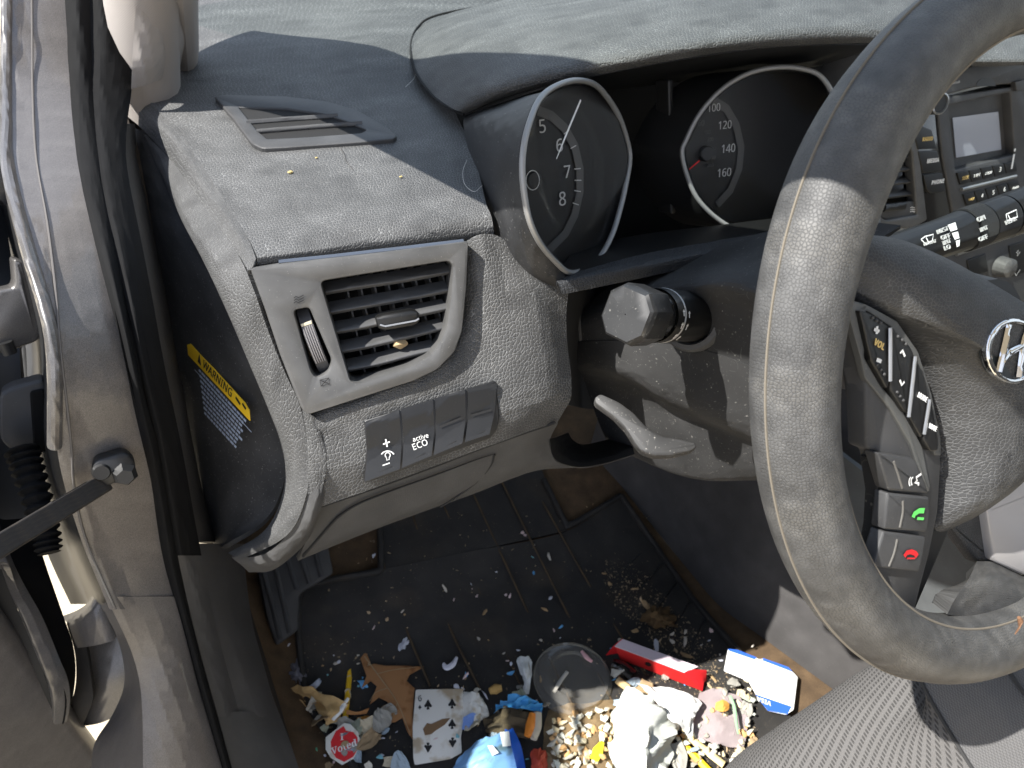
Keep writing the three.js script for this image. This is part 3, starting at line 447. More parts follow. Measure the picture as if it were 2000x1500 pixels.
// outboard air vent
{
  const FV = liftPl(FACE, 0.003);
  const out = [[490, 523], [560, 512], [740, 492], [912, 470], [911, 515], [908, 566], [900, 645], [886, 684], [852, 719], [806, 741], [740, 762], [603, 806], [590, 797], [548, 690], [518, 600]];
  const inn = [[626, 548], [700, 536], [872, 509], [881, 516], [877, 580], [869, 636], [857, 666], [836, 692], [796, 714], [698, 744], [684, 740]];
  const whl = [[574, 604], [604, 598], [648, 700], [640, 724], [618, 734], [608, 722]];
  const vf = obj('air_vent', slab(out, FV, { th: 0.030, lift: 0.007, r: 0.003, bev: 0.0022, bs: 2, holes: [{ pts: inn, r: 0.004 }, { pts: whl, r: 0.003 }] }), mt.silver, dash);
  obj('vent_duct', slab([[600, 520], [900, 470], [900, 700], [650, 790]], liftPl(FACE, -0.045), { th: 0.002, bev: 0 }), mt.deep, vf);
  obj('shaded_top_strip', loft([[545, 514], [650, 503], [780, 488], [905, 473]].map(([x, y]) => KP(x, y - 1, liftPl(FACE, 0.005))), [[0.002, 0.003], [0.002, 0.003]], FACE.n, { seg: 8, n: 14 }), M([0.05, 0.06, 0.08], 0.4, {}), vf);  // dark blue colour paints in the shade below the dash lip
  // cross slats: each tapers at its left end
  const sl = [[[636, 571], [700, 560], [800, 545], [880, 530]], [[646, 610], [700, 600], [800, 582], [878, 566]], [[656, 648], [712, 638], [800, 618], [874, 602]], [[668, 686], [724, 675], [800, 657], [868, 640]], [[680, 722], [740, 710], [800, 694], [852, 682]]];
  for (const s of sl) {
    const P = s.map(([x, y]) => KP(x, y, liftPl(FACE, -0.006)));
    const back = V(0, 0.0, -1), net = [P.map((p) => p.clone().add(V(0, -0.0022, 0))), P.map((p) => p.clone().addScaledVector(FACE.n, 0.0022)), P.map((p) => p.clone().add(V(0, 0.0024, -0.0008))), P.map((p) => p.clone().add(V(0, 0.0026, -0.011)))];
    obj('slat', patch(net, { nu: 5, nv: 4, th: 0.0012 }), mt.slat, vf);
  }
  for (let i = 0; i < 9; i++) {                                   // upright vanes behind
    const x = 668 + i * 26, y0 = 536 - i * 4, a = KP(x, y0 - 6, liftPl(FACE, -0.026)), b = KP(x + 44, y0 + 200 - i * 8, liftPl(FACE, -0.026));
    obj('vane', boxAt(a.clone().lerp(b, 0.5), V(1, 0, 0), b.clone().sub(a).normalize().negate(), V(1, 0, 0).cross(b.clone().sub(a).normalize().negate()), 0.0016, a.distanceTo(b), 0.012, 0.0005), mt.slat, vf);
  }
  const tb = obj('tab', slab([[733, 622], [744, 616], [806, 605], [819, 611], [820, 630], [808, 637], [752, 646], [738, 642]], liftPl(FACE, 0.006), { th: 0.016, r: 0.003, bev: 0.003, bs: 4 }), mt.glossDust, vf);
  obj('tab_trim', stroke([[742, 634], [752, 637], [812, 626], [818, 622]], liftPl(FACE, 0.0064), 0.0012), mt.silverBright, tb);
  // ribbed thumb wheel standing in its slot
  const w0 = KP(596, 622, FACE), w1 = KP(632, 716, FACE), wd = w1.clone().sub(w0).normalize(), ax = FACE.n.clone().cross(wd).normalize(), wc = w0.clone().lerp(w1, 0.5).addScaledVector(FACE.n, -0.022), R = 0.031;
  const tw = obj('thumb_wheel', (() => { const g = new THREE.CylinderGeometry(R, R, 0.0085, 48, 1); g.applyMatrix4(new THREE.Matrix4().makeBasis(FACE.n, ax, FACE.n.clone().cross(ax)).setPosition(wc)); return g; })(), M([0.05, 0.05, 0.052], 0.5), vf);
  const nubs = [];
  for (let i = -14; i <= 14; i++) for (let j = -2; j <= 2; j++) { const a = i * 0.032, p = wc.clone().addScaledVector(FACE.n, Math.cos(a) * R).addScaledVector(wd, Math.sin(a) * R).addScaledVector(ax, j * 0.0016); const g = new THREE.IcosahedronGeometry(0.00068, 0); g.translate(p.x, p.y, p.z); nubs.push(g); }
  const nb = obj('knurling', nubs, M([0.16, 0.15, 0.15], 0.5), tw); nb.userData.kind = 'stuff';
  obj('index_mark', boxAt(wc.clone().addScaledVector(FACE.n, Math.cos(-0.52) * R).addScaledVector(wd, Math.sin(-0.52) * R), ax, wd, ax.clone().cross(wd), 0.0078, 0.0022, 0.002, 0.0003), M([0.55, 0.5, 0.36], 0.5), tw);
  const FS = liftPl(FACE, 0.0102), wav = [0, 1, 2].map((k) => stroke([[574, 582 + k * 5], [578, 579 + k * 5], [583, 581 + k * 5], [588, 579 + k * 5], [593, 576 + k * 5]], FS, 0.0006));
  obj('airflow_mark', wav, mt.blackInk, vf);
  obj('closed_mark', [stroke([[625, 742], [642, 738], [644, 750], [627, 754]], FS, 0.0005, 0.0004, true), stroke([[625, 742], [644, 750]], FS, 0.0005), stroke([[642, 738], [627, 754]], FS, 0.0005)], mt.blackInk, vf);
  obj('leaf_scrap', patch([[[770, 668, FACE, -0.006], [776, 664, FACE, -0.006], [790, 662, FACE, -0.007]], [[768, 676, FACE, -0.006], [780, 673, FACE, -0.002], [797, 671, FACE, -0.007]], [[774, 679, FACE, -0.006], [782, 682, FACE, -0.006], [792, 677, FACE, -0.008]]], { nu: 3, nv: 3, th: 0.0006 }), M([0.36, 0.26, 0.14], 0.9), vf);
}
// row of four switches
{
  const SW = liftPl(FACE, 0.0045);
  const frame = obj('switch_bank', slab([[711, 822], [968, 744], [976, 812], [972, 838], [958, 856], [715, 944], [710, 940], [716, 880]], SW, { th: 0.008, lift: 0.000, r: 0.002, bev: 0.001 }), mt.black, dash);
  const cols = [[[714, 826, 712, 941], [779, 800, 781, 916]], [[783, 799, 785, 914], [845, 779, 843, 890]], [[849, 778, 847, 889], [908, 760, 903, 866]], [[913, 758, 908, 864], [970, 748, 956, 848]]];
  const mid = (a, t, b = 0) => [lerp(a[0], a[2], t) + b, lerp(a[1], a[3], t)];
  cols.forEach(([a, b], i) => {
    const top = [mid(a, 0), mid(b, 0)], m1 = mid(a, 0.5, 4), m2 = mid(b, 0.5, 4), bot = [mid(b, 1), mid(a, 1)];
    const P = (p, h) => KP(p[0], p[1], liftPl(SW, h));
    const net = [[top[0], top[1], 0.0008], [mid(a, 0.1, 1), mid(b, 0.1, 1), 0.0018], [m1, m2, 0.0005], [mid(a, 0.7, 3), mid(b, 0.7, 3), 0.0022], [bot[1], bot[0], 0.0062]].map(([p, q, h]) => [P(p, h), P([lerp(p[0], q[0], 0.5), lerp(p[1], q[1], 0.5)], h), P(q, h)]);
    const s = obj('switch', patch(net, { nu: 6, nv: 4, th: 0.003 }), mt.glossDust, frame);
    const FB = liftPl(SW, 0.0046);
    obj('tick_mark', stroke([mid(a, 0.9, 14), [lerp(mid(a, 0.9)[0], mid(b, 0.9)[0], 0.78), lerp(mid(a, 0.9)[1], mid(b, 0.9)[1], 0.78)]], FB, 0.0008, 0.0006), mt.black, s);
    if (i === 0) {
      const S = liftPl(SW, 0.0016);
      obj('plus_mark', [stroke([[748, 867], [761, 862]], S, 0.0011, 0.001), stroke([[753, 857], [756, 872]], S, 0.0011, 0.001)], mt.white, s);
      obj('dimmer_mark', [stroke(arcPx(757, 893, 14, 13, 150, 30), liftPl(SW, 0.002), 0.0009, 0.0012), stroke(arcPx(757, 888, 5, 5, -60, 240), liftPl(SW, 0.002), 0.0007, 0.0012), stroke([[755, 893], [755, 898], [760, 896], [760, 892]], liftPl(SW, 0.002), 0.0006, 0.0012)], mt.white, s);
      obj('minus_mark', stroke([[747, 908], [761, 903]], liftPl(SW, 0.003), 0.0009, 0.0014), mt.white, s);
    }
    if (i === 1) { obj('word_active', txt('active', [807, 862], [837, 853], liftPl(SW, 0.0014), { font: fontR, lift: 0.0014 }), mt.white, s); obj('word_eco', txt('ECO', [808, 878], [836, 867], liftPl(SW, 0.0018), { font: fontR, lift: 0.0016 }), mt.white, s); }
    if (i > 1) obj('blank_rib', stroke([mid(a, 0.5, 10), [lerp(m1[0], m2[0], 0.85), lerp(m1[1], m2[1], 0.85)]], liftPl(SW, 0.001), 0.0018, 0.0008), mt.black, s);
  });
}
// warning label on the end panel
{
  const WP = plane3(K(346, 700, 'z', -0.612), K(485, 706, 'z', -0.508), K(364, 800, 'z', -0.582));
  const wl_ = obj('warning_label', slab([[370, 673], [377, 671], [482, 786], [490, 800], [492, 821], [372, 693]], WP, { th: 0.0012, lift: 0.0022, bev: 0.0002 }), mt.yellow, dash);
  const L = liftPl(WP, 0.0023);
  obj('word_warning', txt('WARNING', [396, 716], [452, 776], L, { font: fontR, lift: 0.0004, sy: 0.85 }), mt.blackInk, wl_);
  obj('warning_triangle', slab([[386, 706], [392, 714], [389, 692]], liftPl(L, 0.0004), { th: 0.0004, bev: 0 }), mt.blackInk, wl_);
  obj('small_writing', [stroke([[461, 776], [470, 790]], L, 0.002), stroke([[474, 788], [481, 799]], L, 0.002)], mt.blackInk, wl_);
  const fineM = M([0.36, 0.42, 0.52], 0.7), lines = [];
  for (let k = 0; k < 9; k++) { let t = 0.02 * k; const o = 26 + k * 9.2; while (t < 0.93 - 0.02 * k) { const w = 0.03 + 0.05 * rnd(); const x = (q) => [lerp(383, 480, q) + 6 - k * 0.6, lerp(699, 805, q) + o * 0.9]; lines.push(stroke([x(t), x(Math.min(t + w, 0.95))], L, 0.0021, 0.0003)); t += w + 0.012; } }
  const fw = obj('fine_print', lines, fineM, wl_); fw.userData.kind = 'stuff';
  obj('rule_line', stroke([[381, 722], [492, 844]], L, 0.0007), fineM, wl_);
}
// ---------------------------------------------------------------- instrument binnacle
const hoodNet = [
  [[905, 224, 'd', 0.655], [985, 190, 'd', 0.610], [1120, 156, 'd', 0.578], [1270, 126, 'd', 0.560], [1420, 101, 'd', 0.560], [1570, 88, 'd', 0.570], [1720, 84, 'd', 0.59], [1800, 90, 'd', 0.62]],
  [[900, 218, 'd', 0.645], [978, 182, 'd', 0.598], [1116, 144, 'd', 0.566], [1268, 112, 'd', 0.548], [1418, 87, 'd', 0.548], [1570, 74, 'd', 0.558], [1722, 70, 'd', 0.58], [1810, 80, 'd', 0.61]],
  [[884, 212, 'd', 0.655], [966, 164, 'd', 0.602], [1108, 122, 'd', 0.570], [1264, 90, 'd', 0.552], [1415, 66, 'd', 0.552], [1570, 52, 'd', 0.562], [1724, 48, 'd', 0.585], [1815, 60, 'd', 0.62]],
  [[846, 186, 'd', 0.700], [946, 128, 'd', 0.640], [1092, 82, 'd', 0.605], [1252, 50, 'd', 0.585], [1412, 26, 'd', 0.585], [1570, 12, 'd', 0.60], [1728, 10, 'd', 0.62], [1822, 20, 'd', 0.66]],
  [[812, 140, 'd', 0.750], [914, 80, 'd', 0.705], [1070, 40, 'd', 0.67], [1240, 8, 'd', 0.65], [1408, -18, 'd', 0.65], [1570, -30, 'd', 0.66], [1730, -34, 'd', 0.68], [1830, -30, 'd', 0.72]],
  [[803, 90, 'd', 0.795], [896, 42, 'd', 0.785], [1052, 12, 'd', 0.765], [1230, -20, 'd', 0.75], [1402, -56, 'd', 0.74], [1570, -70, 'd', 0.75], [1730, -76, 'd', 0.77], [1840, -80, 'd', 0.80]],
  [[818, 52, 'd', 0.835], [890, 22, 'd', 0.845], [1040, -12, 'd', 0.85], [1225, -50, 'd', 0.85], [1400, -100, 'd', 0.85], [1570, -120, 'd', 0.86], [1730, -130, 'd', 0.88], [1850, -130, 'd', 0.90]],
];
obj('binnacle_hood', patch(hoodNet, { nu: 6, nv: 7, th: 0.006 }), mt.leather, dash);
obj('hood_seam', loft([[906, 224, 'd', 0.651], [884, 214, 'd', 0.657], [846, 188, 'd', 0.698], [811, 140, 'd', 0.748], [802, 90, 'd', 0.793], [817, 52, 'd', 0.832], [860, 28, 'd', 0.845], [1000, 2, 'd', 0.86]], [[0.0013, 0.0013], [0.0013, 0.0013]], V(0, 1, 0), { seg: 6, n: 40 }), mt.deep, dash);
obj('hood_underside', patch([
  [[905, 226, 'd', 0.656], [1120, 158, 'd', 0.580], [1420, 103, 'd', 0.562], [1570, 90, 'd', 0.572], [1760, 86, 'd', 0.60]],
  [[925, 240, 'd', 0.70], [1120, 175, 'd', 0.64], [1420, 125, 'd', 0.62], [1570, 112, 'd', 0.625], [1700, 96, 'd', 0.64]],
  [[940, 250, 'd', 0.76], [1120, 190, 'd', 0.72], [1420, 150, 'd', 0.70], [1570, 135, 'd', 0.70], [1680, 104, 'd', 0.70]],
], { nu: 5, nv: 6, th: 0.004 }), mt.black, dash);
// dark well behind the gauges
const Wd = (x, y) => K(x, y, 'z', -0.64);
obj('binnacle_well', patch([[Wd(1060, 200), Wd(1300, 135), Wd(1700, 110)], [Wd(1000, 330), Wd(1300, 300), Wd(1720, 280)], [Wd(1000, 560), Wd(1300, 540), Wd(1720, 520)]], { nu: 3, nv: 3, th: 0.004 }), mt.deep, dash);
obj('well_rib', boxAt(K(1300, 290, 'z', -0.52), V(1, 0, 0), V(0, 0.97, -0.24), V(0, 0.24, 0.97), 0.006, 0.12, 0.02, 0.002), mt.black, dash);
// shelf in front of the gauges
obj('binnacle_shelf', patch([
  [[1080, 545, 'd', 0.56], [1240, 500, 'd', 0.58], [1400, 470, 'd', 0.60], [1560, 445, 'd', 0.62], [1720, 425, 'd', 0.66]],
  [[1090, 552, 'd', 0.552], [1245, 520, 'd', 0.565], [1400, 488, 'd', 0.585], [1560, 462, 'd', 0.605], [1720, 440, 'd', 0.64]],
  [[1100, 575, 'd', 0.556], [1245, 545, 'd', 0.57], [1400, 512, 'd', 0.59], [1560, 490, 'd', 0.61], [1720, 470, 'd', 0.645]],
], { nu: 5, nv: 6, th: 0.004 }), M([0.02, 0.021, 0.023], 0.6, { bumpMap: leatherBump, bumpScale: 0.0005 }), dash);
obj('shelf_floor', patch([
  [[1080, 545, 'd', 0.561], [1240, 500, 'd', 0.581], [1400, 470, 'd', 0.601], [1560, 445, 'd', 0.621], [1720, 425, 'd', 0.661]],
  [[1120, 490, 'd', 0.63], [1240, 460, 'd', 0.64], [1400, 440, 'd', 0.65], [1560, 420, 'd', 0.66], [1720, 400, 'd', 0.68]],
], { nu: 5, nv: 6, th: 0.004 }), mt.glossDust, dash);
function gauge(name, ringPx, pl, depthDir, depth, dialN) {
  const f = frameOf(pl);
  const q = smoothPoly(ringPx.map(([x, y]) => f.to(KP(x, y, pl))), 5);
  const R3 = q.map((v) => V(v.x, v.y, 0).applyMatrix4(f.m)); const c = R3.reduce((a, p) => a.add(p), V(0, 0, 0)).divideScalar(R3.length);
  const n = R3.length, pos = [], idx = [], uv = [], P = R3.map((p, i) => {
    const d = R3[(i + 1) % n].clone().sub(R3[(i + n - 1) % n]).normalize(), b = pl.n, a = d.clone().cross(b).normalize(); const row = [];
    for (let j = 0; j < 12; j++) { const w = j / 12 * 2 * Math.PI; row.push(p.clone().addScaledVector(a, Math.cos(w) * 0.0021).addScaledVector(b, Math.sin(w) * 0.0024)); } return row;
  });
  P.forEach((r, i) => r.forEach((p, j) => { pos.push(p.x, p.y, p.z); uv.push(i * 0.01, j * 0.01); const a = i * 12 + j, b = i * 12 + (j + 1) % 12, c2 = ((i + 1) % n) * 12 + j, d = ((i + 1) % n) * 12 + (j + 1) % 12; idx.push(a, c2, b, c2, d, b); }));
  const g = new THREE.BufferGeometry(); g.setAttribute('position', new THREE.Float32BufferAttribute(pos, 3)); g.setAttribute('uv', new THREE.Float32BufferAttribute(uv, 2)); g.setIndex(idx); g.computeVertexNormals();
  const ring = obj(name, g, mt.ring, dash);
  // conical wall from ring to dial
  const back = depthDir.clone().multiplyScalar(depth), cb = c.clone().add(back);
  const DP = plane(cb, dialN), mx = ringPx.reduce((a, p) => a + p[0], 0) / ringPx.length, my = ringPx.reduce((a, p) => a + p[1], 0) / ringPx.length, fd = frameOf(DP);
  const D3 = smoothPoly(ringPx.map(([x, y]) => fd.to(KP(lerp(x, mx, 0.05), lerp(y, my, 0.05), DP))), 5).map((v) => V(v.x, v.y, 0).applyMatrix4(fd.m));
  const G = [R3.map((p) => p.clone().addScaledVector(pl.n, -0.0015)), R3.map((p, i) => p.clone().lerp(D3[i], 0.5)), D3].map((r) => [...r, r[0].clone()]);
  obj('gauge_wall', grid(G, 0.0015), mt.black, ring);
  return { ring, c, cb, R3, D3, DP, f };
}
const nL = V(0.50, 0.26, 0.83).normalize(), nR = V(-0.48, 0.26, 0.84).normalize();
const GL = plane(K(1125, 345, 'z', -0.452), nL), GR = plane(K(1480, 295, 'z', -0.452), nR), inward = V(0, -0.26, -0.966);
const ringL = [[1054, 194], [1082, 170], [1122, 157], [1160, 164], [1186, 190], [1210, 230], [1226, 280], [1230, 312], [1224, 352], [1213, 402], [1196, 458], [1171, 503], [1146, 524], [1112, 532], [1082, 508], [1054, 474], [1034, 430], [1024, 380], [1020, 330], [1024, 280], [1036, 234]];
const ringR = [[1332, 298], [1340, 274], [1363, 228], [1397, 186], [1436, 156], [1478, 138], [1526, 131], [1570, 135], [1604, 150], [1628, 190], [1640, 250], [1636, 320], [1606, 384], [1558, 426], [1500, 446], [1464, 452], [1430, 445], [1391, 419], [1360, 384], [1341, 340]];
const gl = gauge('tachometer', ringL, GL, inward, 0.034, V(0.10, 0.26, 0.96)), gr = gauge('speedometer', ringR, GR, inward, 0.034, V(-0.05, 0.26, 0.965));
// outer cowl of the left gauge: grey plastic between dash pad and ring
{
  const R = gl.R3, n = R.length, pick = (x, y) => { let b = 1e9, k = 0; R.forEach((p, i) => { const q = KP(x, y, GL); const d = p.distanceTo(q); if (d < b) { b = d; k = i; } }); return R[k].clone(); };
  const ringSide = [[1068, 180], [1054, 194], [1036, 234], [1024, 280], [1020, 330], [1024, 380], [1034, 430], [1054, 474], [1082, 508], [1112, 532]].map((p) => pick(...p));
  const outer = [[1010, 190, 'd', 0.64], [960, 206, 'd', 0.655], [908, 226, 'd', 0.665], [912, 280, 'd', 0.635], [930, 345, 'd', 0.605], [948, 405, 'd', 0.58], [966, 462, 'd', 0.56], [985, 505, 'd', 0.555], [1030, 545, 'd', 0.555], [1088, 560, 'd', 0.56]].map(Q);
  obj('gauge_cowl', patch(ringSide.map((a, i) => [outer[i], outer[i].clone().lerp(a, 0.5).addScaledVector(V(-0.5, 0.1, 0.5), 0.006), a.clone().addScaledVector(nL, -0.002).lerp(outer[i], 0.02)]), { nu: 5, nv: 8, th: 0.003 }), M([0.22, 0.225, 0.235], 0.48, { map: dustCol }), dash);
  const RR = gr.R3, pickR = (x, y) => { let b = 1e9, k = 0; RR.forEach((p, i) => { const d = p.distanceTo(KP(x, y, GR)); if (d < b) { b = d; k = i; } }); return RR[k].clone(); };
  const side = [[1464, 452], [1430, 445], [1391, 419], [1360, 384], [1341, 340], [1332, 298], [1340, 274], [1363, 228], [1397, 186], [1436, 156], [1478, 138], [1526, 131], [1570, 135]].map((p) => pickR(...p));
  obj('gauge_cowl', patch(side.map((a) => [a.clone().add(inward.clone().multiplyScalar(0.06)).add(V(-0.012, 0, 0)), a.clone().addScaledVector(nR, -0.002)]), { nu: 3, nv: 4, th: 0.002 }), mt.black, dash);
  obj('side_trim', patch([[[1590, 150, 'd', 0.70], [1640, 96, 'd', 0.70], [1700, 90, 'd', 0.70]], [[1612, 170, 'd', 0.69], [1650, 180, 'd', 0.69], [1720, 190, 'd', 0.69]]], { nu: 3, nv: 3 }), mt.silver, dash);
}
// dial faces: plates, bands, ticks, numbers, red needle, lens reflection strip
{
  const DL = gl.DP, DR = gr.DP;
  const dl = obj('dial', slab(gl.D3, DL, { th: 0.001, bev: 0 }), mt.dial, gl.ring);
  const dr = obj('dial', slab(gr.D3, DR, { th: 0.001, bev: 0 }), mt.dial, gr.ring);
  const SL = liftPl(DL, 0.001), SR = liftPl(DR, 0.001);
  obj('scale_band', stroke([[1050, 216], [1076, 226], [1102, 250], [1122, 286], [1132, 330], [1132, 376], [1122, 420], [1104, 456], [1070, 490]], SL, 0.0075, 0.0006), mt.dialBand, gl.ring);
  const tick = [[1100, 262, 1110, 254], [1113, 290, 1124, 284], [1120, 330, 1133, 329], [1121, 352, 1134, 352], [1120, 372, 1133, 374], [1117, 396, 1129, 400]];
  obj('ticks', tick.map(([a, b, c, d]) => stroke([[a, b], [c, d]], SL, 0.0008, 0.001)), mt.whiteDim, gl.ring).userData.kind = 'stuff';
  for (const [s, x, y, w] of [['5', 1053, 260, 12], ['6', 1086, 297, 12], ['7', 1101, 348, 12], ['8', 1091, 402, 13]]) obj('numeral', txt(s, [x, y], [x + w, y - 2], SL, { font: fontR, lift: 0.0012 }), mt.whiteDim, gl.ring);
  obj('needle_hub', lathe(KP(1040, 352, SL), SL.n, [[0, 0.004], [0.0062, 0.004], [0.0070, 0.003], [0.0070, 0]], 24), mt.dial, gl.ring);
  obj('hub_ring', stroke(arcPx(1040, 352, 13, 19, 0, 360, 24), liftPl(SL, 0.004), 0.0007), mt.whiteDim, gl.ring);
  obj('needle', loft([[1087, 310], [1108, 258], [1134, 196]].map(([x, y]) => KP(x, y, liftPl(GL, -0.006))), [[0.0004, 0.0003], [0.0010, 0.0005], [0.0010, 0.0005]], nL, { seg: 6, n: 8 }), mt.white, gl.ring);  // thin white strip modelling a reflection in the lens, not a pointer
  obj('scale_band', stroke([[1392, 196], [1418, 212], [1437, 244], [1447, 288], [1443, 330], [1426, 372], [1400, 400]], SR, 0.0075, 0.0006), mt.dialBand, gr.ring);
  for (const [s, x, y, w] of [['100', 1381, 219, 24], ['120', 1402, 253, 25], ['140', 1408, 299, 26], ['160', 1400, 346, 26]]) obj('numeral', txt(s, [x, y], [x + w, y - 3], SR, { font: fontR, lift: 0.0012 }), mt.whiteDim, gr.ring);
  for (const [s, x, y] of [['60', 1362, 246], ['180', 1374, 262], ['200', 1380, 276], ['220', 1384, 294], ['240', 1384, 312], ['260', 1380, 326]]) obj('small_numeral', txt(s, [x, y], [x + 12, y - 1], SR, { font: fontR, lift: 0.0012 }), mt.dialBand, gr.ring);
  obj('needle_hub', lathe(KP(1376, 300, SR), SR.n, [[0, 0.005], [0.0060, 0.005], [0.0068, 0.004], [0.0068, 0]], 24), mt.dial, gr.ring);
  obj('needle', loft([KP(1366, 314, liftPl(SR, 0.003)), KP(1346, 331, liftPl(SR, 0.003))], [[0.0008, 0.0006], [0.0006, 0.0004]], SR.n, { seg: 6, n: 4 }), mt.red, gr.ring);
  const lens = (g, pl) => slab(g.R3.map((p) => p.clone().lerp(g.c, 0.02)), liftPl(pl, -0.004), { th: 0.0008, bev: 0 });
  obj('lens', lens(gl, GL), mt.glass, gl.ring); obj('lens', lens(gr, GR), mt.glass, gr.ring);
}
// ---------------------------------------------------------------- centre stack, parts of the dashboard
{
  const RP = plane(K(1900, 300, 'z', -0.45), V(0, 0.26, 0.966)), L = (h) => liftPl(RP, h);
  obj('centre_pad', patch([
    [[1690, 60, 'd', 0.82], [1800, 20, 'd', 0.83], [1900, -10, 'd', 0.84], [2080, -40, 'd', 0.86]],
    [[1700, 100, 'd', 0.76], [1820, 70, 'd', 0.76], [1900, 58, 'd', 0.76], [2080, 50, 'd', 0.78]],
    [[1720, 130, 'd', 0.725], [1840, 112, 'd', 0.72], [1920, 112, 'd', 0.72], [2080, 112, 'd', 0.735]],
    [[1730, 150, 'd', 0.73], [1850, 128, 'd', 0.725], [1930, 130, 'd', 0.727], [2080, 124, 'd', 0.74]],
  ], { nu: 6, nv: 6 }), mt.leather, dash);
  obj('dead_leaf_bit', patch([[[1896, 74, 'd', 0.742], [1910, 72, 'd', 0.742]], [[1898, 78, 'd', 0.737], [1912, 77, 'd', 0.737]]], { nu: 2, nv: 2, th: 0.001 }), M([0.55, 0.33, 0.16], 0.9), dash);
  // radio fascia with its openings
  const fas = obj('radio_panel', slab([[1825, 150], [1850, 136], [2060, 104], [2080, 420], [1890, 470], [1862, 420], [1840, 300]], RP, { th: 0.02, lift: 0, r: 0.003, bev: 0.0015, holes: [{ pts: [[1852, 206], [1974, 180], [1982, 302], [1866, 332]], r: 0.003 }, { pts: [[1852, 184], [1905, 170], [1990, 162], [1990, 168], [1920, 178], [1858, 188]], r: 0.0008 }] }), mt.plastic, dash);
  obj('screen_well', slab([[1846, 200], [1980, 172], [1990, 308], [1860, 340]], L(-0.010), { th: 0.004, bev: 0, holes: [] }), mt.plastic, fas);
  obj('screen', slab([[1861, 230], [1950, 218], [1956, 292], [1868, 308]], L(-0.0085), { th: 0.001, bev: 0 }), mt.screen, fas);
  obj('slot_backing', slab([[1840, 190], [1990, 155], [1995, 172], [1850, 196]], L(-0.012), { th: 0.002, bev: 0 }), mt.deep, fas);
  obj('slot_notch', slab(arcPx(1926, 168, 19, 16, 0, 180, 10), L(0.0003), { th: 0.0003, bev: 0 }), mt.black, fas);
  obj('word_bluetooth', txt('Bluetooth', [1856, 165], [1874, 162], L(0), { font: fontR }), mt.whiteDim, fas);
  const ej = obj('eject_button', slab([[1832, 178], [1848, 174], [1850, 194], [1834, 198]], L(0.0008), { th: 0.003, bev: 0.0003 }), mt.black, fas);
  obj('eject_mark', slab([[1835, 189], [1841, 188], [1838, 181]], L(0.0012), { th: 0.0004, bev: 0 }), mt.white, ej);
  obj('side_button', slab([[1983, 160], [2000, 156], [2000, 176], [1986, 178]], L(0.004), { th: 0.006, bev: 0.0006 }), mt.plastic, fas);
  const rowsB = [[[1869, 338], [1984, 315], [1988, 334], [1876, 361], ['SEEK', '1 RPT', '2 RDM', '3', 'i']], [[1881, 380], [1990, 353], [1996, 372], [1888, 402], ['TRACK', '4', '5', '6', 'FOLDER']]];
  for (const [a, b, c, d, names] of rowsB) names.forEach((s, i) => {
    const e = (t) => [[lerp(a[0], b[0], t), lerp(a[1], b[1], t)], [lerp(d[0], c[0], t), lerp(d[1], c[1], t)]];
    const [t0, b0] = e(i / 5 + 0.008), [t1, b1] = e((i + 1) / 5 - 0.008);
    const k = obj('preset_button', slab([t0, t1, b1, b0], L(0.002), { th: 0.004, r: 0.0006, bev: 0.0004 }), mt.glossDust, fas);
    const m0 = [lerp(lerp(t0[0], b0[0], 0.65), lerp(t1[0], b1[0], 0.65), s.length > 1 ? 0.2 : 0.42), lerp(lerp(t0[1], b0[1], 0.65), lerp(t1[1], b1[1], 0.65), s.length > 1 ? 0.2 : 0.42)], m1 = [lerp(lerp(t0[0], b0[0], 0.65), lerp(t1[0], b1[0], 0.65), s.length > 1 ? 0.8 : 0.58), lerp(lerp(t0[1], b0[1], 0.65), lerp(t1[1], b1[1], 0.65), s.length > 1 ? 0.8 : 0.58)];
    obj('button_word', txt(s, m0, m1, L(0.002), { font: fontR }), i ? mt.white : mt.amber, k);
  });
  obj('chrome_strip', loft([[1878, 370], [1984, 344]].map(([x, y]) => KP(x, y, L(0.002))), [[0.002, 0.0018], [0.002, 0.0018]], RP.n, { seg: 10, n: 6 }), mt.silverBright, fas);
  // volume knob
  const kc = KP(1818, 201, L(0.004));
  const kn = obj('volume_knob', lathe(kc, V(-0.12, 0.2, 0.97), [[0, 0.0105], [0.0085, 0.0105], [0.0090, 0.0125], [0.0105, 0.012], [0.0108, 0.008], [0.0112, 0], [0.011, -0.006]], 36), mt.silverBright, dash);
  obj('knob_face', lathe(kc.clone().addScaledVector(V(-0.12, 0.2, 0.97), 0.0107), V(-0.12, 0.2, 0.97), [[0, 0.0004], [0.0082, 0.0004], [0.0084, 0]], 30), mt.black, kn);
  // gloss key column
  const colm = obj('key_column', slab([[1776, 236], [1812, 210], [1838, 226], [1862, 420], [1868, 480], [1800, 500], [1790, 400]], L(-0.002), { th: 0.014, r: 0.003, bev: 0.001 }), mt.gloss, dash);
  [['RADIO', [[1784, 252], [1800, 246], [1820, 254], [1830, 290], [1793, 292]], [1801, 276, 1821, 274], mt.amber], ['MEDIA', [[1794, 296], [1831, 294], [1840, 334], [1803, 338]], [1810, 319, 1833, 316], mt.white], ['PHONE', [[1804, 342], [1841, 338], [1848, 374], [1818, 378], [1810, 370]], [1819, 361, 1843, 357], mt.white]].forEach(([s, p, [a, b, c, d], m]) => { const k = obj('source_key', slab(p, L(0.002), { th: 0.005, r: 0.0015, bev: 0.0008 }), mt.glossDust, colm); obj('key_word', txt(s, [a, b], [c, d], L(0.0021)), m, k); });
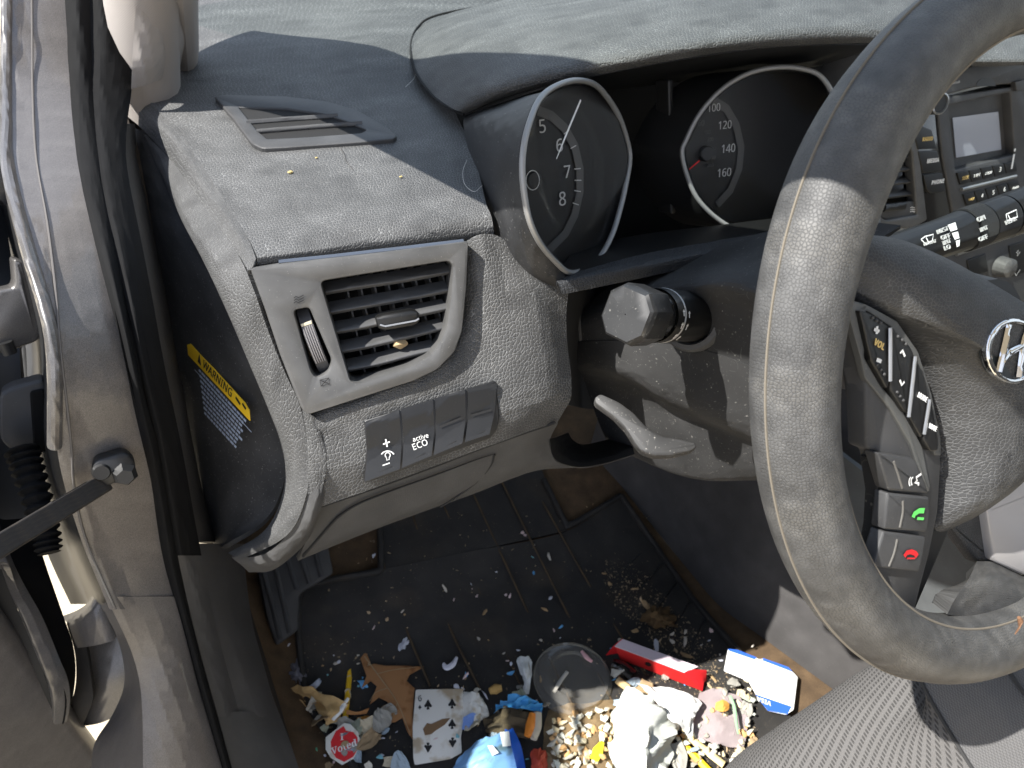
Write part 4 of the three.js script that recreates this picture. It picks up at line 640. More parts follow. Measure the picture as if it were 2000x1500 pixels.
  // centre vent
  const fr = obj('centre_vent', slab([[1640, 210], [1770, 215], [1796, 290], [1812, 430], [1780, 448], [1720, 440], [1690, 420], [1640, 300]], L(0.001), { th: 0.012, r: 0.004, bev: 0.002, holes: [{ pts: [[1655, 225], [1758, 228], [1782, 300], [1792, 420], [1730, 430], [1706, 410], [1655, 290]], r: 0.003 }] }), mt.silver, dash);
  obj('vent_duct', slab([[1640, 210], [1800, 215], [1812, 440], [1700, 440], [1640, 300]], L(-0.05), { th: 0.002, bev: 0 }), mt.deep, fr);
  for (let i = 0; i < 6; i++) { const y = 262 + i * 24; const P = [[1650, y + 12], [1720, y + 2], [1786, y - 6]].map(([a, b]) => KP(a + i * 4, b, L(-0.006))); obj('slat', patch([P.map((p) => p.clone().add(V(0, -0.002, 0))), P.map((p) => p.clone().add(V(0, 0.002, 0.001))), P.map((p) => p.clone().add(V(0, 0.004, -0.02)))], { nu: 3, nv: 3, th: 0.001 }), mt.slat, fr); }
  obj('wheel_panel', slab([[1706, 402], [1790, 392], [1794, 420], [1740, 432], [1716, 422]], L(-0.002), { th: 0.004, r: 0.002, bev: 0.0006 }), mt.plastic, fr);
  obj('thumb_wheel', loft([[1726, 406], [1766, 402]].map(([x, y]) => KP(x, y, L(0.0008))), [[0.0042, 0.003], [0.0042, 0.003]], RP.n, { seg: 14, n: 6 }), mt.black, fr);
  obj('airflow_mark', [0, 1, 2].map((k) => stroke([[1777, 406 + 4 * k], [1781, 404 + 4 * k], [1785, 406 + 4 * k], [1789, 403 + 4 * k]], L(-0.0016), 0.0007)), mt.white, fr);
  // heater panel below
  const hv = obj('heater_panel', slab([[1840, 500], [2080, 425], [2090, 640], [1880, 690]], L(0.010), { th: 0.02, r: 0.003, bev: 0.001 }), mt.plastic, dash);
  obj('chrome_strip', loft([[1868, 496], [2000, 452]].map(([x, y]) => KP(x, y, L(0.012))), [[0.0024, 0.002], [0.0024, 0.002]], RP.n, { seg: 10, n: 6 }), mt.silverBright, hv);
  const hc = KP(1952, 520, L(0.012)); obj('heater_knob', lathe(hc, V(-0.1, 0.26, 0.96), [[0, 0.016], [0.008, 0.016], [0.011, 0.014], [0.0125, 0]], 30), mt.silver, hv);
  obj('panel_key', slab([[1890, 508], [1926, 496], [1930, 530], [1894, 540]], L(0.0118), { th: 0.004, r: 0.001, bev: 0.0006 }), mt.glossDust, hv);
  const pk = obj('panel_key', slab([[1972, 480], [2004, 470], [2010, 530], [1978, 540]], L(0.0118), { th: 0.004, r: 0.001, bev: 0.0006 }), mt.glossDust, hv);
  obj('key_mark', [stroke([[1984, 494], [1988, 488], [1986, 500], [1992, 492]], L(0.012), 0.0008), stroke([[1980, 530], [1984, 538], [1992, 526]], L(0.012), 0.0008)], mt.white, pk);
  // stack below, down to the floor, and the side of the console
  obj('stack_side', patch([
    [[1700, 440, 'z', -0.46], [1800, 470, 'z', -0.45], [1900, 500, 'z', -0.44], [2080, 460, 'z', -0.44]],
    [V(0.655, 0.76, -0.46), V(0.68, 0.74, -0.42), V(0.73, 0.72, -0.40), V(0.95, 0.72, -0.40)],
    [V(0.655, 0.60, -0.46), V(0.68, 0.60, -0.40), V(0.73, 0.60, -0.36), V(0.95, 0.60, -0.36)],
  ], { nu: 5, nv: 5 }), mt.plastic, dash);
}
// ---------------------------------------------------------------- steering column, stalks, tilt lever
const col = thing('steering_column', 'dusty black steering column shroud with two stalks and a grey tilt lever', 'steering column');
{
  const X = (x, y, v) => K(x, y, 'x', v);
  // upper shroud: top surface rolling over to the left flank
  obj('upper_shroud', patch([
    [[1290, 500, 'd', 0.66], [1400, 478, 'd', 0.60], [1500, 452, 'd', 0.52], [1640, 430, 'd', 0.46], [1760, 440, 'd', 0.44]],
    [[1190, 560, 'd', 0.66], [1292, 532, 'd', 0.60], [1400, 510, 'd', 0.54], [1500, 500, 'd', 0.48], [1640, 520, 'd', 0.44]],
    [[1140, 604, 'd', 0.67], [1240, 572, 'd', 0.585], [1330, 556, 'd', 0.52], [1430, 552, 'd', 0.47], [1560, 600, 'd', 0.43]],
    [X(1112, 636, 0.318), X(1220, 610, 0.322), X(1320, 600, 0.326), X(1420, 600, 0.330), X(1540, 660, 0.335)],
    [X(1112, 668, 0.318), X(1210, 664, 0.322), X(1310, 672, 0.326), X(1400, 690, 0.330), X(1530, 740, 0.335)],
  ], { nu: 7, nv: 7, th: 0.003 }), mt.dusty, col);
  obj('lower_shroud', patch([
    [X(1112, 668, 0.3175), X(1210, 665, 0.3215), X(1310, 673, 0.3255), X(1400, 691, 0.3295), X(1530, 741, 0.3345)],
    [X(1118, 694, 0.316), X(1218, 704, 0.320), X(1316, 734, 0.325), X(1400, 762, 0.33), X(1530, 810, 0.335)],
    [X(1125, 714, 0.318), X(1223, 734, 0.322), X(1286, 769, 0.325), X(1350, 799, 0.33), X(1470, 846, 0.336)],
    [X(1140, 740, 0.345), X(1230, 758, 0.347), X(1290, 790, 0.348), X(1360, 822, 0.35), X(1470, 868, 0.352)],
    [X(1160, 800, 0.352), X(1230, 820, 0.352), X(1300, 846, 0.352), X(1370, 872, 0.352), X(1470, 900, 0.354)],
    [X(1180, 850, 0.356), X(1240, 880, 0.356), X(1310, 912, 0.356), X(1384, 930, 0.358), X(1480, 930, 0.36)],
    [X(1190, 862, 0.372), X(1240, 892, 0.372), X(1315, 924, 0.372), X(1384, 938, 0.374), X(1480, 938, 0.376)],
    [X(1230, 850, 0.42), X(1280, 880, 0.42), X(1330, 910, 0.42), X(1400, 925, 0.42), X(1480, 930, 0.42)],
  ], { nu: 6, nv: 7, th: 0.003 }), mt.dusty, col);
  // notch with a grained pad at the nose
  obj('shroud_clip', patch([[X(1113, 636, 0.314), X(1128, 616, 0.3145)], [X(1113, 662, 0.314), X(1132, 666, 0.3145)]], { nu: 3, nv: 3, th: 0.003 }), mt.leatherSoft, col);
  // indicator stalk
  const bs = K(1352, 618, 'x', 0.328), tipc = K(1224, 614, 'x', 0.248), ax = tipc.clone().sub(bs).normalize(), Ls = tipc.distanceTo(bs);
  obj('stalk_collar', lathe(bs, ax, [[0.026, -0.006], [0.0265, 0.001], [0.0245, 0.004], [0.021, 0.005], [0.0195, 0.002]], 40), mt.plastic, col);
  const st = obj('indicator_stalk', lathe(bs, ax, [[0.0185, -0.004], [0.0182, Ls * 0.36], [0.0176, Ls * 0.42]], 40), mt.glossDust, col);
  obj('stalk_ring', lathe(bs, ax, [[0.0176, Ls * 0.42], [0.0188, Ls * 0.43], [0.0188, Ls * 0.60], [0.0182, Ls * 0.615]], 40), mt.glossDust, st);
  obj('ring_line', lathe(bs, ax, [[0.0188, Ls * 0.50], [0.01895, Ls * 0.505], [0.01895, Ls * 0.518], [0.0188, Ls * 0.525]], 40), mt.whiteDim, st);
  obj('stalk_neck', lathe(bs, ax, [[0.017, Ls * 0.61], [0.0168, Ls * 0.72]], 36), mt.gloss, st);
  // faceted end knob
  const u = V(0, 1, 0).addScaledVector(ax, -ax.y).normalize(), w = ax.clone().cross(u);
  const oct = (k, h) => [[-0.55, 1], [0.5, 1], [0.98, 0.55], [1, -0.45], [0.55, -1], [-0.5, -1], [-1, -0.5], [-1, 0.5]].map(([a, b]) => bs.clone().addScaledVector(ax, h).addScaledVector(w, a * k).addScaledVector(u, b * k));
  const rowsK = [[0.0165, Ls * 0.70], [0.0182, Ls * 0.74], [0.0184, Ls * 0.96], [0.0174, Ls * 1.0], [0.0158, Ls * 1.018], [0.008, Ls * 1.02], [0.0004, Ls * 1.02]].map(([k, h]) => { const p = oct(k, h); const r = []; for (let i = 0; i < 8; i++) { r.push(p[i], p[i].clone().lerp(p[(i + 1) % 8], 0.5)); } r.push(p[0].clone()); return r; });
  obj('end_knob', grid(rowsK, 0), MP([0.17, 0.17, 0.168], 0.5, { map: dustCol, clearcoat: 0.2, clearcoatRoughness: 0.3 }), st);
  const marks = [];
  const onStalk = (h, a, r = 0.0191) => bs.clone().addScaledVector(ax, h).addScaledVector(u, Math.cos(a) * r).addScaledVector(w, Math.sin(a) * r);
  for (const [h, a] of [[0.555, -2.0], [0.555, -1.55], [0.555, -1.1], [0.47, -2.1], [0.47, -1.6], [0.47, -1.15]]) { const p = onStalk(Ls * h, a), n = onStalk(Ls * h, a, 0.02).sub(p).normalize(), pl = { p, n }, t = ax.clone().cross(n); marks.push(stroke([p.clone().addScaledVector(t, -0.0022), p.clone().addScaledVector(t, 0.0022)], pl, 0.0013, 0.0002), stroke([p.clone().addScaledVector(ax, -0.0014).addScaledVector(t, 0.001), p.clone().addScaledVector(ax, 0.0014).addScaledVector(t, 0.001)], pl, 0.0008, 0.0002)); }
  obj('light_marks', marks, mt.white, st).userData.kind = 'stuff';
  // wiper stalk on the far side
  const wb = K(1700, 512, 'd', 0.55), wt = K(2040, 396, 'd', 0.60), wa = wt.clone().sub(wb).normalize(), Lw = wt.distanceTo(wb);
  const ws = obj('wiper_stalk', lathe(wb, wa, [[0.016, 0], [0.0155, Lw * 0.36], [0.0165, Lw * 0.5]], 40), mt.glossDust, col);
  obj('stalk_ring', lathe(wb, wa, [[0.0165, Lw * 0.505], [0.0176, Lw * 0.51], [0.0178, Lw * 0.60], [0.017, Lw * 0.605]], 40), M([0.05, 0.05, 0.05], 0.6, { bumpMap: reuse(clothP, 0.03), bumpScale: 0.001, map: dustLow }), ws);
  obj('stalk_ring', lathe(wb, wa, [[0.0172, Lw * 0.608], [0.0176, Lw * 0.615], [0.0178, Lw * 0.74], [0.017, Lw * 0.745]], 40), mt.glossDust, ws);
  obj('end_knob', lathe(wb, wa, [[0.0175, Lw * 0.75], [0.0182, Lw * 0.76], [0.0186, Lw * 0.98], [0.016, Lw * 1.0], [0, Lw * 1.0]], 40), mt.glossDust, ws);
  const wn = EYE.clone().sub(wb.clone().lerp(wt, 0.6)); wn.addScaledVector(wa, -wn.dot(wa)).normalize();
  const WS = (h) => ({ p: wb.clone().addScaledVector(wn, 0.0178 + h), n: wn }), S0 = WS(0.0004);
  const word = (s, a, b) => obj('stalk_word', txt(s, a, b, S0, { font: fontR, lift: 0.0005, th: 0.0012, sy: 0.85 }), mt.whiteDim, ws);
  word('MIST', [1832, 457], [1853, 449]); word('OFF', [1840, 469], [1857, 463]); word('INT', [1843, 479], [1858, 473]); word('LO', [1846, 489], [1857, 485]);
  word('ON', [1911, 434], [1925, 428]); word('INT', [1916, 453], [1930, 447]); word('OFF', [1914, 472], [1930, 465]); word('REAR', [1966, 439], [1986, 430]); word('FRONT', [1806, 480], [1829, 473]);
  obj('wiper_mark', [stroke([[1798, 468], [1806, 462], [1822, 458], [1820, 470], [1808, 478]], S0, 0.0009, 0.0005, true), stroke([[1814, 476], [1808, 464]], S0, 0.0009)], mt.white, ws);
  obj('rear_mark', [stroke([[1964, 419], [1984, 410], [1986, 424], [1966, 432]], S0, 0.0010, 0.0005, true), stroke([[1974, 432], [1968, 420]], S0, 0.0010)], mt.white, ws);
  obj('wedge_marks', [slab([[1852, 439], [1866, 434], [1870, 448], [1858, 452]], WS(0.0005), { th: 0.0006, bev: 0 }), slab([[1860, 455], [1871, 452], [1874, 465], [1866, 468]], WS(0.0005), { th: 0.0006, bev: 0 }), slab([[1868, 470], [1875, 468], [1874, 480], [1870, 482]], WS(0.0005), { th: 0.0006, bev: 0 })], mt.white, ws);
  // tilt lever
  const LV = plane(K(1290, 862, 'd', 0.50), V(-0.25, 0.86, 0.44));
  const lv = obj('tilt_lever', slab([[1162, 775], [1173, 768], [1209, 784], [1240, 807], [1262, 832], [1290, 850], [1330, 857], [1358, 864], [1362, 872], [1350, 881], [1312, 890], [1276, 890], [1254, 882], [1240, 866], [1226, 842], [1200, 814], [1162, 786]], LV, { th: 0.010, bev: 0.0022, bs: 4, r: 0.003 }), M([0.50, 0.485, 0.46], 0.6, { map: dustCol }), col);
  // hidden core so no light passes behind
  obj('column_tube', loft([V(0.40, 0.92, -0.22), V(0.40, 0.80, -0.50), V(0.40, 0.62, -0.90)], [[0.045, 0.045], [0.045, 0.045]], V(1, 0, 0), { seg: 14, n: 8 }), mt.black, col);
}
// dark opening in the dash round the column
obj('column_opening', patch([
  [fp(1108, 560, -0.012), K(1200, 520, 'z', -0.50), K(1400, 470, 'z', -0.50), K(1640, 440, 'z', -0.50)],
  [fp(1106, 680, -0.02), K(1180, 680, 'z', -0.58), K(1400, 640, 'z', -0.58), K(1640, 600, 'z', -0.58)],
  [fp(1110, 790, -0.02), K(1180, 800, 'z', -0.58), K(1400, 800, 'z', -0.58), K(1640, 780, 'z', -0.58)],
], { nu: 4, nv: 4, th: 0.003 }), mt.deep, dash);
obj('opening_rim', patch([
  [kp(1073, 858, -0.003), kp(1084, 897, -0.003), kp(1128, 912, -0.003), kp(1180, 905, -0.004), kp(1240, 887, -0.006)],
  [kp(1085, 855, -0.016), kp(1100, 880, -0.016), kp(1135, 893, -0.016), kp(1180, 888, -0.016), kp(1235, 872, -0.016)],
  [kp(1110, 845, -0.05), kp(1120, 860, -0.05), kp(1140, 868, -0.05), kp(1180, 860, -0.05), kp(1225, 850, -0.05)],
], { nu: 5, nv: 5, th: 0.002 }), mt.black, dash);
// ---------------------------------------------------------------- steering wheel
const wheel = thing('steering_wheel', 'worn leather covered steering wheel with thumb buttons and a chrome emblem', 'steering wheel');
const WC = V(0.40, 0.95, -0.154), wt_ = 24.5 * D2R, wy_ = 1.2 * D2R, WN = V(Math.sin(wy_) * Math.cos(wt_), Math.sin(wt_), Math.cos(wy_) * Math.cos(wt_));
const E1 = V(0, 1, 0).cross(WN).normalize(), E2 = WN.clone().cross(E1);
const WR = 0.175;
const rimP = (a, dr = 0, dn = 0) => WC.clone().addScaledVector(E1, Math.cos(a) * (WR + dr)).addScaledVector(E2, Math.sin(a) * (WR + dr)).addScaledVector(WN, dn);
const rimRad = (a) => { const d = (x) => { let k = Math.abs(a - x) % (2 * Math.PI); return Math.min(k, 2 * Math.PI - k); }; let r = 0.0182; for (const g of [140 * D2R, 40 * D2R]) r += 0.0022 * Math.exp(-((d(g) / 0.35) ** 2)); r += 0.001 * Math.exp(-((d(270 * D2R) / 0.5) ** 2)); return r; };
{
  const NU = 240, NV = 28, pos = [], uv = [], idx = [];
  for (let i = 0; i <= NU; i++) for (let j = 0; j <= NV; j++) {
    const a = i / NU * 2 * Math.PI, w = j / NV * 2 * Math.PI, r = rimRad(a), p = rimP(a, Math.cos(w) * r, Math.sin(w) * r * 1.06); pos.push(p.x, p.y, p.z); uv.push(a * WR, w * r);
    if (i < NU && j < NV) { const k = i * (NV + 1) + j; idx.push(k, k + NV + 1, k + 1, k + NV + 1, k + NV + 2, k + 1); }
  }
  const g = new THREE.BufferGeometry(); g.setAttribute('position', new THREE.Float32BufferAttribute(pos, 3)); g.setAttribute('uv', new THREE.Float32BufferAttribute(uv, 2)); g.setIndex(idx); g.computeVertexNormals();
  const rim = obj('rim', g, mt.rim, wheel);
  // stitched seam along the outside of the rim
  const sp = []; for (let i = 0; i <= 120; i++) { const a = i / 120 * 2 * Math.PI, r = rimRad(a) + 0.0002, w = 0.08; sp.push(rimP(a, Math.cos(w) * r, Math.sin(w) * r * 1.06)); }
  obj('seam', loft(sp, [[0.0007, 0.0005], [0.0007, 0.0005]], WN, { seg: 6, n: 300, cap: false }), mt.rimThread, rim);
  const sp2 = []; for (let i = 0; i <= 120; i++) { const a = i / 120 * 2 * Math.PI, r = rimRad(a) + 0.0002, w = Math.PI - 0.55; sp2.push(rimP(a, Math.cos(w) * r, Math.sin(w) * r * 1.06)); }
  obj('seam', loft(sp2, [[0.0007, 0.0005], [0.0007, 0.0005]], WN, { seg: 6, n: 300, cap: false }), mt.rimThread, rim);
}
{
  const SP = plane(WC.clone().addScaledVector(WN, -0.006), WN), L = (h) => liftPl(SP, h);
  // hub pad: domed cushion
  const edge = [[1650, 470], [1740, 462], [1830, 492], [1930, 545], [2080, 640], [2190, 720], [2190, 860], [2080, 860], [2000, 905], [1968, 945], [1925, 994], [1868, 1034], [1832, 1034], [1838, 960], [1840, 880], [1832, 800], [1804, 716], [1752, 640], [1690, 600], [1655, 560]];
  const f = frameOf(SP), e2 = smoothPoly(edge.map(([x, y]) => f.to(KP(x, y, SP))), 5), c2 = f.to(KP(1965, 740, SP));
  const ringsN = 14, G = [];
  for (let i = 0; i <= ringsN; i++) { const t = i / ringsN, k = Math.min(1, t * 1.0), h = i === 0 ? 0 : 0; const s = 1 - t; const hh = 0.026 * (1 - (1 - Math.min(1, t / 0.6)) ** 2.2) - 0.002; G.push([...e2, e2[0]].map((q) => V(lerp(q.x, c2.x, t), lerp(q.y, c2.y, t), hh).applyMatrix4(f.m))); }
  G.unshift([...e2, e2[0]].map((q) => V(lerp(q.x, c2.x, -0.004), lerp(q.y, c2.y, -0.004), -0.03).applyMatrix4(f.m)));
  const hub = obj('hub_pad', (() => { const g = grid(G, 0); const p = g.attributes.position, uv = g.attributes.uv, v = new THREE.Vector3(); for (let i = 0; i < p.count; i++) { v.fromBufferAttribute(p, i); const q = f.to(v); uv.setXY(i, q.x, q.y); } return g; })(), mt.hub, wheel);
  // emblem: chrome oval with a slanted letter form
  const EP = L(0.0245), em = obj('emblem', slab(arcPx(1979, 686, 54, 64, 0, 360, 36).slice(0, -1), EP, { th: 0.004, lift: 0.001, bev: 0.0012, bs: 4, holes: [{ pts: arcPx(1979, 686, 44, 54, 0, 360, 36).slice(0, -1), r: 0 }] }), mt.chrome, wheel);
  obj('emblem_back', slab(arcPx(1979, 686, 50, 60, 0, 360, 36).slice(0, -1), EP, { th: 0.003, lift: -0.0012, bev: 0 }), M([0.03, 0.035, 0.035], 0.4), em);
  const bar = (p, r) => loft(p.map(([x, y]) => KP(x, y, liftPl(EP, 0.0004))), r, EP.n, { seg: 8, n: 14 });
  obj('emblem_letter', merge([bar([[1971, 634], [1964, 670], [1950, 726]], [[0.0022, 0.0012], [0.0026, 0.0012], [0.0022, 0.0012]]), bar([[2010, 640], [2000, 670], [1990, 736]], [[0.0022, 0.0012], [0.0026, 0.0012], [0.0022, 0.0012]]), bar([[1958, 706], [1974, 688], [2000, 674]], [[0.0012, 0.0012], [0.0018, 0.0012], [0.0012, 0.0012]])]), mt.chrome, em);
  obj('horn_mark', [stroke(arcPx(1971, 891, 5, 5, 20, 330, 14), L(0.021), 0.0008, 0.0014), stroke([[1962, 882], [1966, 892], [1961, 898]], L(0.021), 0.0008, 0.0014)], mt.plastic, hub);
  obj('airbag_word', txt('AIRBAG', [1918, 968], [1968, 946], L(0.011), { lift: 0.003, th: 0.001 }), mt.black, hub);
  // left spoke trim
  const trim = obj('spoke_trim', slab([[1652, 585], [1690, 597], [1750, 630], [1790, 688], [1816, 768], [1836, 856], [1840, 905], [1834, 1000], [1818, 1078], [1800, 1146], [1774, 1252], [1758, 1258], [1748, 1226], [1731, 1176], [1706, 1136], [1712, 1108], [1728, 1040], [1736, 964], [1714, 884], [1694, 876], [1692, 760], [1686, 728], [1672, 650]], L(0.006), { th: 0.012, r: 0.002, bev: 0.0022, bs: 4 }), mt.plastic, wheel);
  obj('trim_band', slab([[1650, 582], [1692, 594], [1753, 627], [1794, 686], [1820, 768], [1838, 856], [1839, 890], [1826, 890], [1820, 856], [1808, 792], [1782, 700], [1742, 640], [1694, 608], [1674, 606], [1690, 700], [1720, 752], [1768, 808], [1802, 872], [1818, 950], [1814, 962], [1800, 930], [1780, 870], [1740, 800], [1690, 738], [1682, 700]], L(0.0078), { th: 0.004, r: 0.001, bev: 0.0008 }), M([0.26, 0.265, 0.255], 0.5, { map: dustLow }), trim);
  const keys = [['volume_key', [[1680, 606], [1698, 611], [1737, 637], [1738, 746], [1733, 760], [1702, 704], [1692, 660]]], ['seek_key', [[1741, 638], [1780, 678], [1787, 694], [1774, 808], [1766, 803], [1740, 762]]], ['mode_key', [[1790, 698], [1808, 738], [1815, 776], [1805, 846], [1800, 856], [1776, 814]]], ['mute_key', [[1818, 780], [1828, 820], [1834, 858], [1833, 880], [1818, 882], [1804, 858]]]];
  const km = {}; for (const [n, p] of keys) km[n] = obj(n, slab(p, L(0.0105), { th: 0.006, r: 0.0012, bev: 0.0010 }), mt.glossDust, wheel);
  const T = L(0.0107);
  obj('plus_mark', [stroke([[1706, 643], [1716, 647]], T, 0.0014), stroke([[1712, 637], [1711, 652]], T, 0.0014)], mt.white, km.volume_key);
  obj('word_vol', txt('VOL', [1705, 672], [1724, 684], T), mt.amber, km.volume_key);
  obj('minus_mark', stroke([[1711, 702], [1720, 706]], T, 0.0018), mt.white, km.volume_key);
  const dots = (px) => px.map(([x, y]) => { const g = new THREE.SphereGeometry(0.0008, 8, 6), p = KP(x, y, T); g.translate(p.x, p.y, p.z); return g; });
  obj('touch_dots', dots([[1704, 620], [1712, 625], [1720, 630], [1713, 712], [1720, 722], [1727, 731]]), mt.plastic, km.volume_key).userData.kind = 'stuff';
  obj('touch_dots', dots([[1754, 657], [1762, 664], [1769, 672], [1752, 766], [1758, 774], [1764, 782]]), mt.plastic, km.seek_key).userData.kind = 'stuff';
  obj('up_mark', stroke([[1757, 690], [1761, 684], [1766, 696]], T, 0.0012), mt.white, km.seek_key); obj('down_mark', stroke([[1756, 742], [1760, 752], [1765, 745]], T, 0.0012), mt.white, km.seek_key);
  obj('word_mode', txt('MODE', [1791, 775], [1808, 786], T, { font: fontR, sy: 1.2 }), mt.white, km.mode_key); obj('word_mute', txt('MUTE', [1812, 835], [1827, 843], T, { font: fontR, sy: 1.2 }), mt.white, km.mute_key);
  for (const p of [[[1739, 640], [1739, 744]], [[1788, 696], [1775, 814]], [[1816, 780], [1805, 848]]]) obj('key_divider', loft(p.map(([x, y]) => KP(x, y, L(0.0112))), [[0.0012, 0.0008], [0.0012, 0.0008]], WN, { seg: 8, n: 6 }), mt.silverBright, trim);
  // three rocker keys below
  const rk = [['voice_key', [[1714, 884], [1782, 894], [1792, 905], [1814, 957], [1813, 964], [1736, 958]]], ['answer_key', [[1735, 963], [1815, 971], [1817, 1002], [1811, 1040], [1727, 1034]]], ['hang_up_key', [[1727, 1038], [1809, 1049], [1803, 1090], [1795, 1118], [1706, 1108]]]];
  const rm = {}; for (const [n, p] of rk) rm[n] = obj(n, slab(p, L(0.0098), { th: 0.008, r: 0.0012, bev: 0.0012 }), mt.plastic, wheel);
  const U = L(0.0101);
  for (const [k, p] of [['voice_key', [[1745, 901], [1753, 924], [1762, 953]]], ['answer_key', [[1763, 978], [1763, 1000], [1757, 1030]]], ['hang_up_key', [[1752, 1053], [1746, 1080], [1736, 1106]]]]) obj('finger_groove', loft(p.map(([x, y]) => KP(x, y, L(0.0098))), [[0.0007, 0.0006], [0.0007, 0.0006]], WN, { seg: 6, n: 8 }), M([0.10, 0.095, 0.085], 0.8), rm[k]);
  obj('voice_mark', [stroke([[1798, 925], [1788, 932], [1790, 938], [1785, 941], [1793, 944], [1792, 948]], U, 0.0013), stroke(arcPx(1784, 940, 6, 9, 110, 230, 8), U, 0.0008), stroke(arcPx(1780, 941, 6, 10, 110, 230, 8), U, 0.0008)], mt.white, rm.voice_key);
  obj('answer_mark', [stroke([[1804, 997], [1794, 997], [1785, 1003], [1782, 1010]], U, 0.0028), stroke([[1790, 1012], [1803, 1013]], U, 0.0014)], mt.green, rm.answer_key);
  obj('hang_up_mark', [stroke([[1765, 1086], [1770, 1079], [1778, 1077], [1786, 1080], [1790, 1086]], U, 0.0026), stroke([[1770, 1090], [1786, 1090]], U, 0.0008)], mt.red, rm.hang_up_key);
  obj('key_edge', slab([[1706, 896], [1716, 892], [1734, 960], [1728, 1036], [1706, 1112], [1698, 1104], [1712, 1030], [1716, 964]], L(0.0035), { th: 0.008, bev: 0.0008 }), M([0.16, 0.15, 0.13], 0.9, { map: dustCol }), trim);
  // lower spoke
  obj('lower_spoke', slab([[1930, 994], [1972, 948], [2010, 905], [2160, 900], [2140, 1160], [2000, 1124], [1944, 1096]], L(-0.004), { th: 0.014, r: 0.002, bev: 0.003, bs: 4 }), M([0.40, 0.385, 0.375], 0.45, { metalness: 0.25 }), wheel);
  obj('spoke_cover', slab([[1858, 1030], [1928, 992], [1946, 1099], [1914, 1104]], L(-0.010), { th: 0.010, r: 0.003, bev: 0.002, bs: 4 }), mt.hub, wheel);
  obj('spoke_sleeve', patch([[[1908, 1096], [1944, 1099], [1992, 1121], [2080, 1158]], [[1892, 1130], [1932, 1124], [1985, 1138], [2070, 1172]], [[1864, 1172], [1920, 1168], [1980, 1172], [2060, 1196]], [[1850, 1200], [1910, 1210], [1980, 1210], [2050, 1220]]].map((r, i) => r.map(([x, y]) => KP(x, y, L([-0.008, 0.004, 0.008, 0.006][i])))), { nu: 6, nv: 6, th: 0.01 }), mt.rim, wheel);
  // boss behind the pad
  obj('boss', loft([WC.clone().addScaledVector(WN, -0.02), WC.clone().addScaledVector(WN, -0.07)], [[0.034, 0.034], [0.045, 0.045]], V(1, 0, 0), { seg: 24, n: 6 }), mt.black, wheel);
  obj('spoke_back', slab([[1660, 600], [1700, 620], [1840, 900], [1860, 1030], [1770, 1240], [1730, 1150], [1760, 1000], [1700, 860]], L(-0.008), { th: 0.012, r: 0.003, bev: 0.003 }), mt.black, wheel);
}
